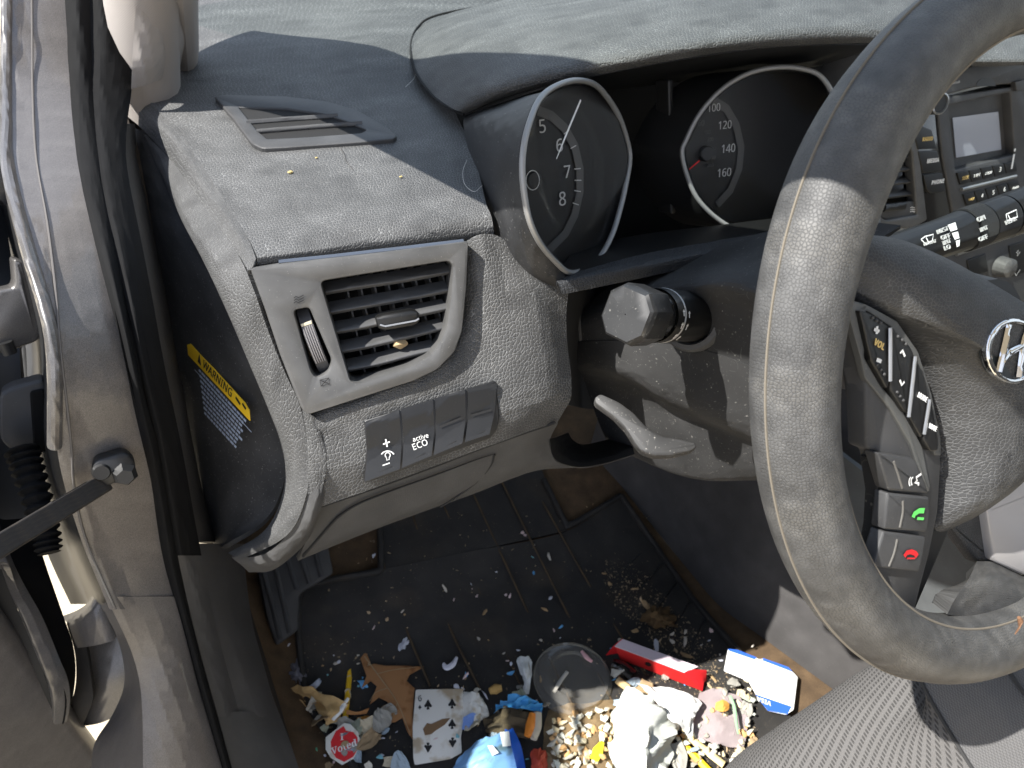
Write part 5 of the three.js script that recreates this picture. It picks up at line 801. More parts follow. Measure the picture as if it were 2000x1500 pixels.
// ---------------------------------------------------------------- driver seat cushion
{
  const seat = thing('driver_seat', 'grey woven cloth driver seat cushion with black stitched seams', 'car seat');
  const SE = [[1386, 1540, 'd', 0.66], [1442, 1476, 'd', 0.645], [1506, 1428, 'd', 0.635], [1590, 1372, 'd', 0.625], [1682, 1310, 'd', 0.615], [1748, 1274, 'd', 0.61]].map(Q);
  const S1 = [[1434, 1570, 'd', 0.60], [1500, 1496, 'd', 0.595], [1562, 1446, 'd', 0.59], [1642, 1390, 'd', 0.585], [1738, 1330, 'd', 0.58], [1790, 1292, 'd', 0.58]].map(Q);
  const S2 = [[1560, 1640, 'd', 0.56], [1610, 1560, 'd', 0.56], [1670, 1500, 'd', 0.56], [1740, 1440, 'd', 0.555], [1800, 1380, 'd', 0.555], [1830, 1340, 'd', 0.555]].map(Q);
  const seamL = [[1960, 1640, 'd', 0.51], [1925, 1545, 'd', 0.515], [1890, 1490, 'd', 0.52], [1850, 1425, 'd', 0.525], [1808, 1352, 'd', 0.535], [1790, 1310, 'd', 0.54]].map(Q);
  const down = V(-0.08, -0.97, -0.1);
  const S0 = SE.map((p) => p.clone().addScaledVector(down, 0.05)), Sm = SE.map((p) => p.clone().addScaledVector(down, 0.16));
  const e1 = SE[4].clone().sub(SE[1]).normalize(), e2 = V(0, 1, 0).cross(e1).normalize(), flatUV = (g) => { const p = g.attributes.position, uv = g.attributes.uv, v = new THREE.Vector3(); for (let i = 0; i < p.count; i++) { v.fromBufferAttribute(p, i).sub(SE[0]); uv.setXY(i, v.dot(e1), v.dot(e2) - v.y * 0.8); } return g; };
  obj('cushion_bolster', flatUV(patch([Sm, S0, SE, S1, S2, seamL], { nu: 7, nv: 7, th: 0.006 })), mt.seatA, seat);
  const seamR = [[2160, 1520, 'd', 0.49], [2110, 1470, 'd', 0.495], [2050, 1415, 'd', 0.50], [1998, 1354, 'd', 0.51], [1966, 1306, 'd', 0.52], [1944, 1270, 'd', 0.53]].map(Q);
  obj('cushion_insert', patch([seamL, seamL.map((p, i) => p.clone().lerp(seamR[i], 0.5).add(V(0, 0.008, 0))), seamR], { nu: 8, nv: 8, th: 0.006 }), mt.seatB, seat);
  obj('cushion_side', patch([seamR, seamR.map((p) => p.clone().add(V(0.12, 0.01, -0.02))), seamR.map((p) => p.clone().add(V(0.26, 0, -0.04)))], { nu: 6, nv: 6, th: 0.006 }), mt.seatB, seat);
  obj('seam', loft(seamL.map((p) => p.clone().add(V(0, 0.001, 0))), [[0.0016, 0.0014], [0.0016, 0.0014]], V(0, 1, 0), { seg: 6, n: 40 }), mt.thread, seat);
  obj('seam', loft(seamR.map((p) => p.clone().add(V(0, 0.001, 0))), [[0.0016, 0.0014], [0.0016, 0.0014]], V(0, 1, 0), { seg: 6, n: 40 }), mt.thread, seat);
  const st = []; for (let i = 0; i < 46; i++) { const p = spl(seamL, i / 45).add(V(0.004, 0.0016, 0)), q = spl(seamL, Math.min(1, i / 45 + 0.01)); const d = q.sub(p).normalize(); const g = new THREE.CapsuleGeometry(0.0006, 0.003, 3, 6); g.applyQuaternion(new THREE.Quaternion().setFromUnitVectors(V(0, 1, 0), d)); g.translate(p.x, p.y, p.z); st.push(g); }
  obj('stitches', st, M(0.05, 0.8), seat).userData.kind = 'stuff';
  obj('seat_front', patch([[V(0.20, 0.30, -0.08), V(0.62, 0.30, -0.08)], [V(0.20, 0.50, -0.10), V(0.62, 0.50, -0.10)]], { nu: 2, nv: 2, th: 0.02 }), mt.black, seat);
}
// ---------------------------------------------------------------- floor: carpet, mat, pedals, tunnel side
const FH = (z) => { const s = Math.max(0, -0.50 - z); return 0.29 + 0.42 * s * sm(0, 0.14, s); };
function KF(px, py, h = 0) { const r = ray(px, py); let t = 0.3; for (let i = 0; i < 400; i++) { const p = EYE.clone().addScaledVector(r, t), e = p.y - FH(p.z) - h; if (e < 0.0004) return p; t += Math.max(0.0003, e * 0.5); } return EYE.clone().addScaledVector(r, t); }
{
  const P = []; for (let i = 0; i <= 44; i++) { const r = []; for (let j = 0; j <= 40; j++) { const z = lerp(0.25, -1.1, i / 44), x = lerp(-0.06, 0.72, j / 40); r.push(V(x, FH(z) + 0.05 * (1 - sm(-0.06, 0.02, x)), z)); } P.push(r); }
  const c = obj('carpet', grid(P, 0.01), mt.carpet, body);
  const wb = [[1150, 880], [1214, 950], [1264, 1014], [1337, 1104], [1404, 1182], [1482, 1240], [1572, 1306], [1700, 1400]].map(([x, y]) => KF(x, y, 0.002));
  obj('tunnel_side', patch([wb, wb.map((p) => p.clone().add(V(0.02, 0.10, 0))), wb.map((p) => p.clone().add(V(0.05, 0.24, 0))), wb.map((p) => p.clone().add(V(0.12, 0.36, 0)))], { nu: 4, nv: 5, th: 0.006 }), mt.tunnel, body);
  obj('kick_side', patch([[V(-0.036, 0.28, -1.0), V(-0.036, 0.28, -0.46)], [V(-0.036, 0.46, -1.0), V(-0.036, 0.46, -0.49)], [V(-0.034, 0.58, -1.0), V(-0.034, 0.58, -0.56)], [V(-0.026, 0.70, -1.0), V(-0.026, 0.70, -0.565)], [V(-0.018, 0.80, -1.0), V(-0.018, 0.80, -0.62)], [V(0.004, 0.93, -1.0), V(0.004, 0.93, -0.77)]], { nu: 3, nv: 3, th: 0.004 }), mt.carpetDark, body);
  obj('console_side', patch([[V(0.60, 0.62, -0.10), V(0.60, 0.62, -0.62)], [V(0.60, 0.40, -0.08), V(0.60, 0.40, -0.62)]], { nu: 3, nv: 3, th: 0.006 }), mt.console, body);
}
{
  const mat = thing('floor_mat', 'dark ribbed rubber floor mat littered with crumbs and wrappers', 'floor mat');
  const f = (x, y, h = 0.010) => KF(x, y, h);
  obj('mat_base', patch([
    [[588, 1142], [735, 1114], [900, 1080], [1100, 1040], [1213, 968]], [[580, 1200], [740, 1180], [920, 1160], [1120, 1120], [1290, 1080]], [[584, 1290], [760, 1280], [960, 1260], [1170, 1210], [1360, 1178]], [[600, 1380], [790, 1380], [1000, 1370], [1230, 1320], [1430, 1258]], [[690, 1500], [850, 1500], [1060, 1480], [1300, 1420], [1500, 1345]], [[770, 1600], [910, 1600], [1110, 1580], [1350, 1520], [1570, 1430]],
  ].map((r) => r.map(([x, y]) => f(x, y))), { nu: 5, nv: 5, th: 0.008 }), mt.mat, mat);
  obj('mat_tongue', patch([[[735, 850], [830, 838], [930, 826], [1020, 814]], [[738, 990], [840, 970], [950, 950], [1070, 948]], [[740, 1114], [870, 1088], [990, 1062], [1108, 1036]]].map((r) => r.map(([x, y]) => f(x, y, 0.009))), { nu: 5, nv: 5, th: 0.007 }), mt.mat, mat);
  for (const r of [[[745, 1090], [792, 1225], [840, 1340]], [[806, 1005], [868, 1200], [938, 1348]], [[862, 975], [955, 1200], [1040, 1390]], [[918, 950], [1033, 1200], [1085, 1310], [1130, 1400]], [[970, 920], [1109, 1200], [1180, 1340], [1240, 1450]], [[1060, 980], [1150, 1140], [1215, 1245], [1262, 1320]]])
    obj('rib', loft(r.map(([x, y]) => f(x, y, 0.0105)), [[0.0016, 0.0012], [0.0016, 0.0012]], V(0, 1, 0), { seg: 8, n: 24 }), mt.rib, mat);
  for (const r of [[[590, 1146], [582, 1200], [588, 1290], [606, 1380], [694, 1500], [770, 1600]], [[590, 1146], [660, 1130], [736, 1116], [744, 1104], [740, 1000], [735, 880]], [[1213, 968], [1290, 1080], [1360, 1178], [1430, 1258], [1500, 1345]], [[1062, 936], [1102, 1016], [1116, 1024], [1170, 994], [1213, 968]]])
    obj('raised_edge', loft(r.map(([x, y]) => f(x, y, 0.012)), [[0.0045, 0.005], [0.0045, 0.005]], V(0, 1, 0), { seg: 10, n: 40 }), mt.mat, mat);
  for (let i = 0; i < 7; i++) { const t = i / 6, a = [lerp(1150, 1350, t), lerp(1040, 1262, t)], b = [lerp(1222, 1380, t), lerp(984, 1202, t)]; obj('cross_rib', loft([f(...a, 0.0105), f(...b, 0.0105)], [[0.001, 0.0008], [0.001, 0.0008]], V(0, 1, 0), { seg: 6, n: 6 }), mt.black, mat); }
}
{
  const fr = thing('foot_rest', 'ribbed black plastic foot rest beside the kick panel', 'foot rest');
  const pl = plane(KF(590, 1210, 0.03), V(0.12, 0.8, 0.58));
  obj('plate', slab([[492, 1060], [640, 1060], [652, 1120], [585, 1160], [584, 1230], [540, 1262], [522, 1210]], pl, { th: 0.012, r: 0.006, bev: 0.003 }), mt.plastic, fr);
  for (const [a, b] of [[[504, 1070], [548, 1250]], [[530, 1070], [566, 1236]], [[556, 1070], [580, 1150]], [[584, 1066], [604, 1140]], [[612, 1064], [628, 1126]]]) obj('rib', loft([KP(...a, liftPl(pl, 0.001)), KP(...b, liftPl(pl, 0.001))], [[0.0032, 0.003], [0.0032, 0.003]], pl.n, { seg: 8, n: 4 }), mt.plastic, fr);
  const ac = thing('accelerator_pedal', 'ribbed accelerator pedal deep in the footwell', 'pedal');
  const ap = plane(K(1104, 945, 'z', -0.70), V(-0.1, 0.45, 0.88));
  obj('pad', slab([[1072, 880], [1130, 876], [1134, 986], [1082, 992]], ap, { th: 0.012, r: 0.004, bev: 0.002 }), mt.plastic, ac);
  for (let i = 0; i < 4; i++) obj('rib', loft([KP(1080 + i * 14, 884, ap), KP(1088 + i * 13, 984, ap)], [[0.0016, 0.0014], [0.0016, 0.0014]], ap.n, { seg: 6, n: 4 }), mt.rubber, ac);
}
// ---------------------------------------------------------------- open door at the left
{
  const door = new THREE.Group(); door.name = 'door'; door.userData.label = 'open driver door edge with dark trim card, hinges, check strap and cable boot'; body.add(door);
  const zA = (y) => cz([[-60, 0.74], [500, 0.70], [900, 0.64], [1100, 0.62], [1300, 0.66], [1560, 0.74]])(y);
  const lo = curve([[-4, 1060], [0, 1088], [14, 1144], [39, 1200], [70, 1276], [95, 1340], [104, 1396], [95, 1452], [76, 1500], [60, 1560]]);
  const hi = curve([[8, 1050], [17, 1080], [46, 1140], [84, 1206], [112, 1276], [134, 1332], [137, 1374], [123, 1438], [92, 1500], [70, 1560]]);
  const ru = curve([[60, 1000], [81, 1080], [123, 1200], [146, 1270], [149, 1332], [138, 1382], [126, 1440], [96, 1500], [74, 1560]]);
  const D = (c, y, k) => K(c(y), y, 'd', zA(y) + k);
  obj('trim_card', patch(rows(1060, 1560, 9).map((y) => [K(-420, y + 60, 'd', zA(y) - 0.14), K(-180, y + 20, 'd', zA(y) - 0.06), D(lo, y, -0.004)]), { nu: 4, nv: 5, th: 0.01 }), M([0.035, 0.034, 0.032], 0.75, { map: dustLow }), door);
  obj('door_edge', patch(rows(1055, 1560, 12).map((y) => { const A = D(lo, y, -0.004), B = D(hi, y, 0.01); return [A, A.clone().lerp(B, 0.35).addScaledVector(FW, -0.006), A.clone().lerp(B, 0.7).addScaledVector(FW, -0.005), B]; }), { nu: 4, nv: 4, th: 0.006 }), mt.paintPlain, door);
  obj('door_seal', patch(rows(1010, 1560, 12).map((y) => { const A = D(hi, y, 0.012), B = D(ru, y, 0.05); return [A, A.clone().lerp(B, 0.5).addScaledVector(FW, -0.012), B]; }), { nu: 4, nv: 4, th: 0.006 }), mt.rubber, door);
  obj('hinge_edge', patch(rows(-80, 1080, 12).map((y) => [K(-260, y, 'd', 0.62), K(-120, y, 'd', 0.72), K(curve([[-10, -80], [-6, 300], [10, 420], [30, 560], [40, 700], [44, 860], [66, 1000], [90, 1080]])(y), y, 'd', zA(y) + 0.08)]), { nu: 3, nv: 4, th: 0.01 }), mt.black, door);
  obj('gap_backing', patch(rows(400, 1180, 10).map((y) => [K(c0(y) - 75, y, 'd', zA(y) + 0.13), K(c0(y) - 35, y, 'd', zA(y) + 0.10), K(c0(y) + 4, y, 'z', z0(y) - 0.03)]), { nu: 3, nv: 4, th: 0.006 }), mt.black, door);  // plain black sheet filling the gap between door and jamb
  // upper hinge casting
  const HP = plane(K(40, 600, 'd', 0.68), V(0.25, 0.25, 0.93));
  const hg = obj('upper_hinge', slab([[-60, 590], [-10, 570], [26, 562], [30, 552], [26, 504], [48, 510], [58, 540], [78, 600], [84, 650], [74, 668], [50, 676], [18, 690], [-60, 700]], HP, { th: 0.03, r: 0.005, bev: 0.005, bs: 4 }), mt.paintPlain, door);
  obj('hinge_pin', lathe(KP(10, 668, liftPl(HP, 0.002)), V(0, -1, 0.2), [[0, 0], [0.006, 0], [0.006, 0.012], [0, 0.012]], 18), mt.black, door);
  // cable connector and bellows boot
  const cp = plane(K(60, 820, 'd', 0.66), V(0.1, 0.3, 0.95));
  obj('connector_block', slab([[0, 770], [20, 758], [84, 740], [94, 770], [96, 880], [60, 890], [20, 880], [0, 860]], cp, { th: 0.03, r: 0.006, bev: 0.004 }), mt.plastic, door);
  obj('connector_cap', slab([[58, 766], [86, 760], [90, 884], [66, 886]], liftPl(cp, 0.004), { th: 0.01, r: 0.003, bev: 0.002 }), mt.rubber, door);
  const bp = [[42, 878], [56, 920], [74, 980], [90, 1040], [96, 1080]].map(([x, y]) => K(x, y, 'd', 0.64 - (y - 878) * 0.0001)), rad = []; const NB = 96; for (let i = 0; i <= NB; i++) { const t = i / NB, r = 0.0125 - 0.0035 * t; const k = r + 0.0018 * Math.sin(i / NB * 13 * 2 * Math.PI); rad.push([k, k]); }
  obj('cable_boot', loft(bp, rad, V(1, 0, 0), { seg: 22, n: 180 }), mt.rubber, door);
  // check strap, bracket and bolt
  const s0 = K(-40, 1090, 'd', 0.40), s1 = K(110, 1000, 'd', 0.455), s2 = K(205, 942, 'd', 0.495), sd = s2.clone().sub(s0).normalize(), sn = EYE.clone().sub(s1).normalize(), sv = sn.clone().cross(sd).normalize(), sn2 = sd.clone().cross(sv);
  const strap = obj('check_strap', boxAt(s0.clone().lerp(s2, 0.5), sd, sv, sn2, s0.distanceTo(s2), 0.0135, 0.007, 0.0015), M([0.36, 0.31, 0.26], 0.65, { map: rubberCol }), door);
  obj('strap_pad', boxAt(K(142, 975, 'd', 0.466), sd, sv, sn2, 0.032, 0.011, 0.004, 0.001), mt.gloss, door);
  obj('strap_pad', boxAt(K(42, 1036, 'd', 0.428), sd, sv, sn2, 0.022, 0.011, 0.004, 0.001), mt.gloss, door);
  const bk = plane(K(225, 925, 'd', 0.492), V(0.05, 0.3, 0.95));
  const br = obj('strap_bracket', slab([[178, 920], [184, 900], [212, 892], [240, 884], [258, 894], [266, 912], [262, 930], [250, 940], [226, 944], [200, 958], [182, 946]], bk, { th: 0.014, r: 0.004, bev: 0.003, bs: 4 }), mt.black, door);
  obj('bolt', lathe(KP(244, 926, bk), bk.n, [[0, 0.006], [0.0055, 0.006], [0.007, 0.003], [0.0085, 0]], 6), mt.black, door);
  obj('bolt', lathe(KP(198, 922, bk), bk.n, [[0, 0.002], [0.005, 0.002], [0.006, 0]], 20), mt.black, door);
  // lower hinge and brackets
  const lp = plane(K(180, 1210, 'd', 0.70), V(0.2, 0.5, 0.84));
  obj('lower_hinge', patch([
    [[120, 1204, 'd', 0.715], [150, 1192, 'd', 0.705], [172, 1176, 'd', 0.70], [184, 1150, 'd', 0.705], [190, 1120, 'd', 0.72]],
    [[134, 1222, 'd', 0.70], [162, 1210, 'd', 0.685], [184, 1192, 'd', 0.68], [198, 1166, 'd', 0.685], [204, 1132, 'd', 0.70]],
    [[150, 1266, 'd', 0.71], [178, 1262, 'd', 0.695], [204, 1256, 'd', 0.69], [226, 1246, 'd', 0.695], [232, 1210, 'd', 0.71]],
  ], { nu: 6, nv: 5, th: 0.008 }), mt.paint, door);
  obj('hinge_plate', patch([[[150, 1250, 'd', 0.735], [200, 1246, 'd', 0.73], [246, 1236, 'd', 0.73]], [[156, 1330, 'd', 0.74], [204, 1330, 'd', 0.73], [256, 1320, 'd', 0.735]], [[150, 1420, 'd', 0.755], [196, 1412, 'd', 0.745], [246, 1390, 'd', 0.745]]], { nu: 5, nv: 5, th: 0.004 }), mt.paintPlain, door);
  obj('edge_bracket', patch([
    [[130, 1218, 'd', 0.70], [150, 1226, 'd', 0.70]], [[146, 1274, 'd', 0.71], [168, 1262, 'd', 0.71]], [[148, 1334, 'd', 0.715], [180, 1340, 'd', 0.715]], [[136, 1386, 'd', 0.72], [180, 1372, 'd', 0.72]], [[122, 1446, 'd', 0.73], [164, 1412, 'd', 0.73]],
  ], { nu: 5, nv: 4, th: 0.004 }), M([0.10, 0.08, 0.065], 0.7, { map: rubberCol }), door);
  // the rest of the door, swung open outside the frame: shell, sail panel, window, frame, mirror
  const dd = V(-0.8, 0, 0.6), dn = V(0.6, 0, 0.8), H = V(-0.26, 0, -0.60), pt = (l, y, o) => H.clone().addScaledVector(dd, l).addScaledVector(dn, o).setY(y);
  obj('door_shell', boxAt(pt(0.45, 0.62, 0.03), dd, V(0, 1, 0), dd.clone().cross(V(0, 1, 0)), 0.9, 0.70, 0.12, 0.02), mt.paint, door);
  obj('window_frame', loft([pt(-0.16, 0.95, 0), pt(0.20, 1.19, 0.0), pt(0.62, 1.44, 0.02)], [[0.02, 0.03], [0.02, 0.03]], V(0, 1, 0), { seg: 10, n: 8 }), mt.black, door);
  obj('sail_panel', patch([[pt(-0.16, 0.95, 0), pt(-0.16, 0.96, 0)], [pt(0.06, 0.95, 0), pt(0.06, 1.10, 0)]], { nu: 3, nv: 3, th: 0.015 }), mt.black, door);
  obj('window_glass', patch([[pt(0.06, 0.96, 0), pt(0.06, 1.10, 0)], [pt(0.62, 0.96, 0.0), pt(0.62, 1.44, 0.02)]], { nu: 2, nv: 2, th: 0 }), mt.windshield, door);
  obj('wing_mirror', loft([pt(-0.02, 1.03, -0.06), pt(0.06, 1.04, -0.12), pt(0.12, 1.04, -0.26)], [[0.03, 0.04], [0.06, 0.07], [0.05, 0.06]], V(0, 1, 0), { seg: 16, n: 10 }), mt.paint, door);
}
// ---------------------------------------------------------------- litter on the mat
const MT = 0.301;
const FL = (h, n = V(0, 1, 0)) => plane(V(0.3, MT + h, -0.4), n);
function tilted(px, py, h, n) { return plane(K(px, py, 'y', MT + h), n); }
function crumple(net, amp, s, o) { const f = vnoise(64, 9, s); return patch(net, { nu: 6, nv: 6, th: 0.0006, ...o, fn: (u, v) => amp * (f[Math.floor(u * 63) * 64 + Math.floor(v * 63)] - 0.5) * 2 }); }
const lf = (x, y, h) => K(x, y, 'y', MT + h);
function canvasTex(w, h, draw) { const c = document.createElement('canvas'); c.width = w; c.height = h; draw(c.getContext('2d'), w, h); const t = new THREE.CanvasTexture(c); t.colorSpace = THREE.SRGBColorSpace; return t; }
const paper = M([0.80, 0.80, 0.78], 0.8, { map: stainCol }), paperW = M([0.78, 0.78, 0.75], 0.8), cream = M([0.62, 0.56, 0.40], 0.85), tan = M([0.36, 0.26, 0.145], 0.9), brown = M([0.40, 0.20, 0.085], 0.85, { map: stainCol, bumpMap: grainBump, bumpScale: 0.0004 });
// playing card, worn through in the middle
{
  const pl = tilted(855, 1416, 0.004, V(0.04, 1, 0.06));
  const card = thing('playing_card', 'six of spades playing card with a brown worn patch', 'playing card');
  obj('card_face', slab([[812, 1347], [904, 1345], [908, 1400], [900, 1440], [902, 1470], [880, 1482], [810, 1494], [807, 1480], [806, 1420]], pl, { th: 0.0006, r: 0.002, bev: 0.0001 }), M([0.86, 0.85, 0.83], 0.55, { map: stainCol }), card);
  const spade = (x, y, s, f) => slab([[x, y - s * f], [x + s * 0.5, y - s * 0.2 * f], [x + s * 0.8, y + s * 0.25 * f], [x + s * 0.55, y + s * 0.55 * f], [x + s * 0.15, y + s * 0.4 * f], [x + s * 0.3, y + s * 0.95 * f], [x - s * 0.3, y + s * 0.95 * f], [x - s * 0.15, y + s * 0.4 * f], [x - s * 0.55, y + s * 0.55 * f], [x - s * 0.8, y + s * 0.25 * f], [x - s * 0.5, y - s * 0.2 * f]], liftPl(pl, 0.0004), { th: 0.0003, bev: 0, smooth: true });
  for (const [x, y, f] of [[836, 1376, 1], [883, 1374, 1], [883, 1414, 1], [836, 1460, -1], [884, 1450, -1]]) obj('pip', spade(x, y, 9.5, f), mt.blackInk, card);
  obj('pip', spade(820, 1381, 4, 1), mt.blackInk, card); obj('numeral', txt('6', [817, 1370], [824, 1369], liftPl(pl, 0.0001), { font: fontR }), mt.blackInk, card);
  obj('worn_patch', slab([[826, 1424], [834, 1412], [842, 1414], [864, 1404], [880, 1402], [868, 1416], [852, 1426], [842, 1434], [830, 1436]], liftPl(pl, 0.0004), { th: 0.0003, bev: 0 }), M([0.2, 0.12, 0.06], 0.9), card);
}
// torn card pieces beside it
single('torn_card', crumple([[lf(905, 1350, 0.004), lf(930, 1352, 0.012), lf(942, 1362, 0.006)], [lf(904, 1380, 0.004), lf(930, 1384, 0.010), lf(956, 1394, 0.003)], [lf(908, 1420, 0.003), lf(926, 1416, 0.006), lf(946, 1404, 0.003)]], 0.002, 31), paper, 'crumpled white torn card next to the playing card', 'card scrap');
single('paper_scrap', crumple([[lf(905, 1400, 0.008), lf(924, 1392, 0.010), lf(930, 1396, 0.008)], [lf(902, 1424, 0.006), lf(914, 1424, 0.009), lf(926, 1412, 0.006)]], 0.001, 32), M([0.20, 0.33, 0.68], 0.7), 'small blue scrap of paper under the playing card edge', 'paper scrap');
// pencils
function pencil(a, b, r, color, tip, label) {
  const p = thing('pencil', label, 'pencil'), A = lf(a[0], a[1], r), B = lf(b[0], b[1], r + 0.001), d = B.clone().sub(A), L = d.length(); d.normalize();
  obj('shaft', lathe(A, d, [[0, 0], [r, 0], [r, L], [0, L]], 6), color, p);
  if (tip) { obj('sharpened_cone', lathe(B, d, [[r, 0], [0.0012, 0.014]], 12), M([0.55, 0.36, 0.19], 0.8), p); obj('lead', lathe(B, d, [[0.0012, 0.014], [0, 0.018]], 8), mt.blackInk, p); }
}
pencil([673, 1414], [685, 1292], 0.0036, mt.yellow, true, 'sharpened yellow pencil whose end runs under the red voting sticker');
pencil([1398, 1520], [1330, 1450], 0.0044, M([0.85, 0.56, 0.02], 0.45), false, 'bright yellow pencil lying by the seat front');
single('wooden_stick', loft([[1414, 1494], [1376, 1464], [1338, 1434]].map(([x, y]) => lf(x, y, 0.006)), [[0.0046, 0.003], [0.0046, 0.003]], V(0, 1, 0), { seg: 10, n: 8 }), M([0.66, 0.54, 0.27], 0.7), 'pale wooden stick lying alongside the yellow pencil', 'stick');
// voting sticker
{
  const pl = tilted(672, 1454, 0.010, V(-0.1, 1, 0.2)), s = thing('sticker', 'round red sticker reading I Voted on torn white backing', 'sticker');
  obj('backing', slab([[636, 1440], [672, 1412], [684, 1414], [700, 1430], [704, 1455], [690, 1482], [668, 1494], [646, 1480], [636, 1464]], pl, { th: 0.0008, bev: 0.0001 }), paper, s);
  obj('red_disc', slab([[646, 1448], [656, 1428], [671, 1418], [676, 1427], [690, 1430], [698, 1440], [699, 1462], [690, 1478], [672, 1488], [656, 1480], [647, 1466]], liftPl(pl, 0.0005), { th: 0.0005, bev: 0 }), mt.red, s);
  obj('word_i', txt('I', [665, 1446], [671, 1445], liftPl(pl, 0.0008), { font: fontS, sy: 1.0 }), mt.white, s); obj('word_voted', txt('Voted', [648, 1474], [698, 1456], liftPl(pl, 0.0008), { font: fontS }), mt.white, s);
}
// oak leaf
{
  const out = [[714, 1272], [722, 1290], [716, 1302], [730, 1296], [752, 1300], [790, 1300], [828, 1302], [800, 1318], [794, 1330], [810, 1344], [808, 1362], [806, 1400], [808, 1446], [796, 1430], [786, 1402], [772, 1410], [760, 1412], [756, 1400], [764, 1384], [756, 1370], [740, 1362], [722, 1376], [730, 1356], [736, 1340], [724, 1330], [706, 1344], [716, 1320], [710, 1304], [704, 1286]];
  const pl = tilted(766, 1350, 0.006, V(0.1, 1, 0.05)), l = thing('oak_leaf', 'large dry brown oak leaf with pointed lobes', 'leaf');
  obj('blade', slab(out, pl, { th: 0.0007, bev: 0.0002 }), brown, l);
  obj('midrib', loft([[712, 1282], [740, 1320], [775, 1370], [800, 1430]].map(([x, y]) => KP(x, y, liftPl(pl, 0.0004))), [[0.0008, 0.0006], [0.0004, 0.0003]], V(0, 1, 0), { seg: 6, n: 12 }), tan, l);
  for (const v of [[[736, 1316], [770, 1308], [812, 1303]], [[756, 1344], [734, 1352], [722, 1370]], [[776, 1372], [770, 1392], [764, 1408]]]) obj('vein', loft(v.map(([x, y]) => KP(x, y, liftPl(pl, 0.0004))), [[0.0005, 0.0004], [0.0003, 0.0003]], V(0, 1, 0), { seg: 5, n: 8 }), tan, l);
}
single('crumpled_leaf', crumple([[lf(540, 1330, 0.012), lf(566, 1342, 0.020), lf(600, 1340, 0.030), lf(640, 1356, 0.020), lf(682, 1372, 0.014)], [lf(552, 1352, 0.010), lf(580, 1362, 0.006), lf(612, 1366, 0.012), lf(646, 1384, 0.022), lf(672, 1392, 0.010)], [lf(566, 1366, 0.006), lf(590, 1374, 0.010), lf(624, 1394, 0.008), lf(634, 1420, 0.010), lf(652, 1412, 0.006)]], 0.005, 41, { nu: 5, nv: 5 }), M([0.5, 0.33, 0.14], 0.85), 'curled tan dead leaf against the mat edge', 'leaf');
single('leaf_fragment', crumple([[lf(676, 1386, 0.010), lf(700, 1390, 0.012), lf(722, 1382, 0.010)], [lf(676, 1396, 0.008), lf(696, 1396, 0.010), lf(716, 1394, 0.008)]], 0.001, 43), M([0.42, 0.2, 0.07], 0.8), 'thin orange brown leaf fragment under the yellow pencil', 'leaf');
single('orange_peel', loft([[698, 1404], [714, 1407], [736, 1408]].map(([x, y]) => lf(x, y, 0.004)), [[0.002, 0.002], [0.006, 0.003], [0.004, 0.003]], V(0, 1, 0), { seg: 10, n: 10 }), M([0.55, 0.24, 0.03], 0.6), 'small orange rind on the mat near the oak leaf', 'food scrap');
single('white_straw_bit', loft([[650, 1406], [664, 1388], [680, 1364]].map(([x, y]) => lf(x, y, 0.016)), [[0.0022, 0.002], [0.0038, 0.002], [0.002, 0.002]], V(0, 1, 0), { seg: 8, n: 8 }), paperW, 'twisted white paper strip crossing the yellow pencil', 'paper scrap');
// red and white carton
{
  const c = thing('carton', 'small flattened red and white carton with a dark hole', 'carton');
  const T = [[1208, 1262], [1220, 1248], [1300, 1276], [1360, 1304], [1378, 1308], [1330, 1320], [1240, 1290], [1200, 1264]];
  const a = lf(1200, 1262, 0.030), b = lf(1216, 1248, 0.030), cc = lf(1364, 1302, 0.026), d = lf(1336, 1314, 0.026), e = lf(1184, 1280, 0.004), f = lf(1372, 1350, 0.004), g2 = lf(1380, 1310, 0.020), e2 = lf(1212, 1288, 0.004);
  obj('top_panel', patch([[b, b.clone().lerp(cc, 0.5), cc], [a, a.clone().lerp(d, 0.5).add(V(0, 0.001, 0)), d]], { nu: 4, nv: 5, th: 0.001 }), M([0.62, 0.52, 0.56], 0.7), c);
  obj('side_panel', patch([[a, a.clone().lerp(d, 0.5), d], [e2, e2.clone().lerp(f, 0.5), f]], { nu: 4, nv: 5, th: 0.001 }), M([0.55, 0.02, 0.02], 0.5), c);
  obj('end_flap', patch([[d, d.clone().lerp(cc, 0.5), g2], [f, f.clone().lerp(g2, 0.5).add(V(0, -0.004, 0)), g2.clone().add(V(0, -0.018, 0.004))]], { nu: 3, nv: 3, th: 0.001 }), mt.red, c);
  obj('end_flap', patch([[a, b], [e, b.clone().add(V(-0.004, -0.024, 0.004))]], { nu: 3, nv: 3, th: 0.001 }), mt.red, c);
  const m = a.clone().lerp(d, 0.42).lerp(e2.clone().lerp(f, 0.42), 0.45), nn = d.clone().sub(a).cross(e2.clone().sub(a)).normalize(); if (nn.dot(FW) > 0) nn.negate();
  obj('hole', lathe(m, nn, [[0, 0.0006], [0.0042, 0.0006], [0.0042, 0]], 12), mt.deep, c);
}
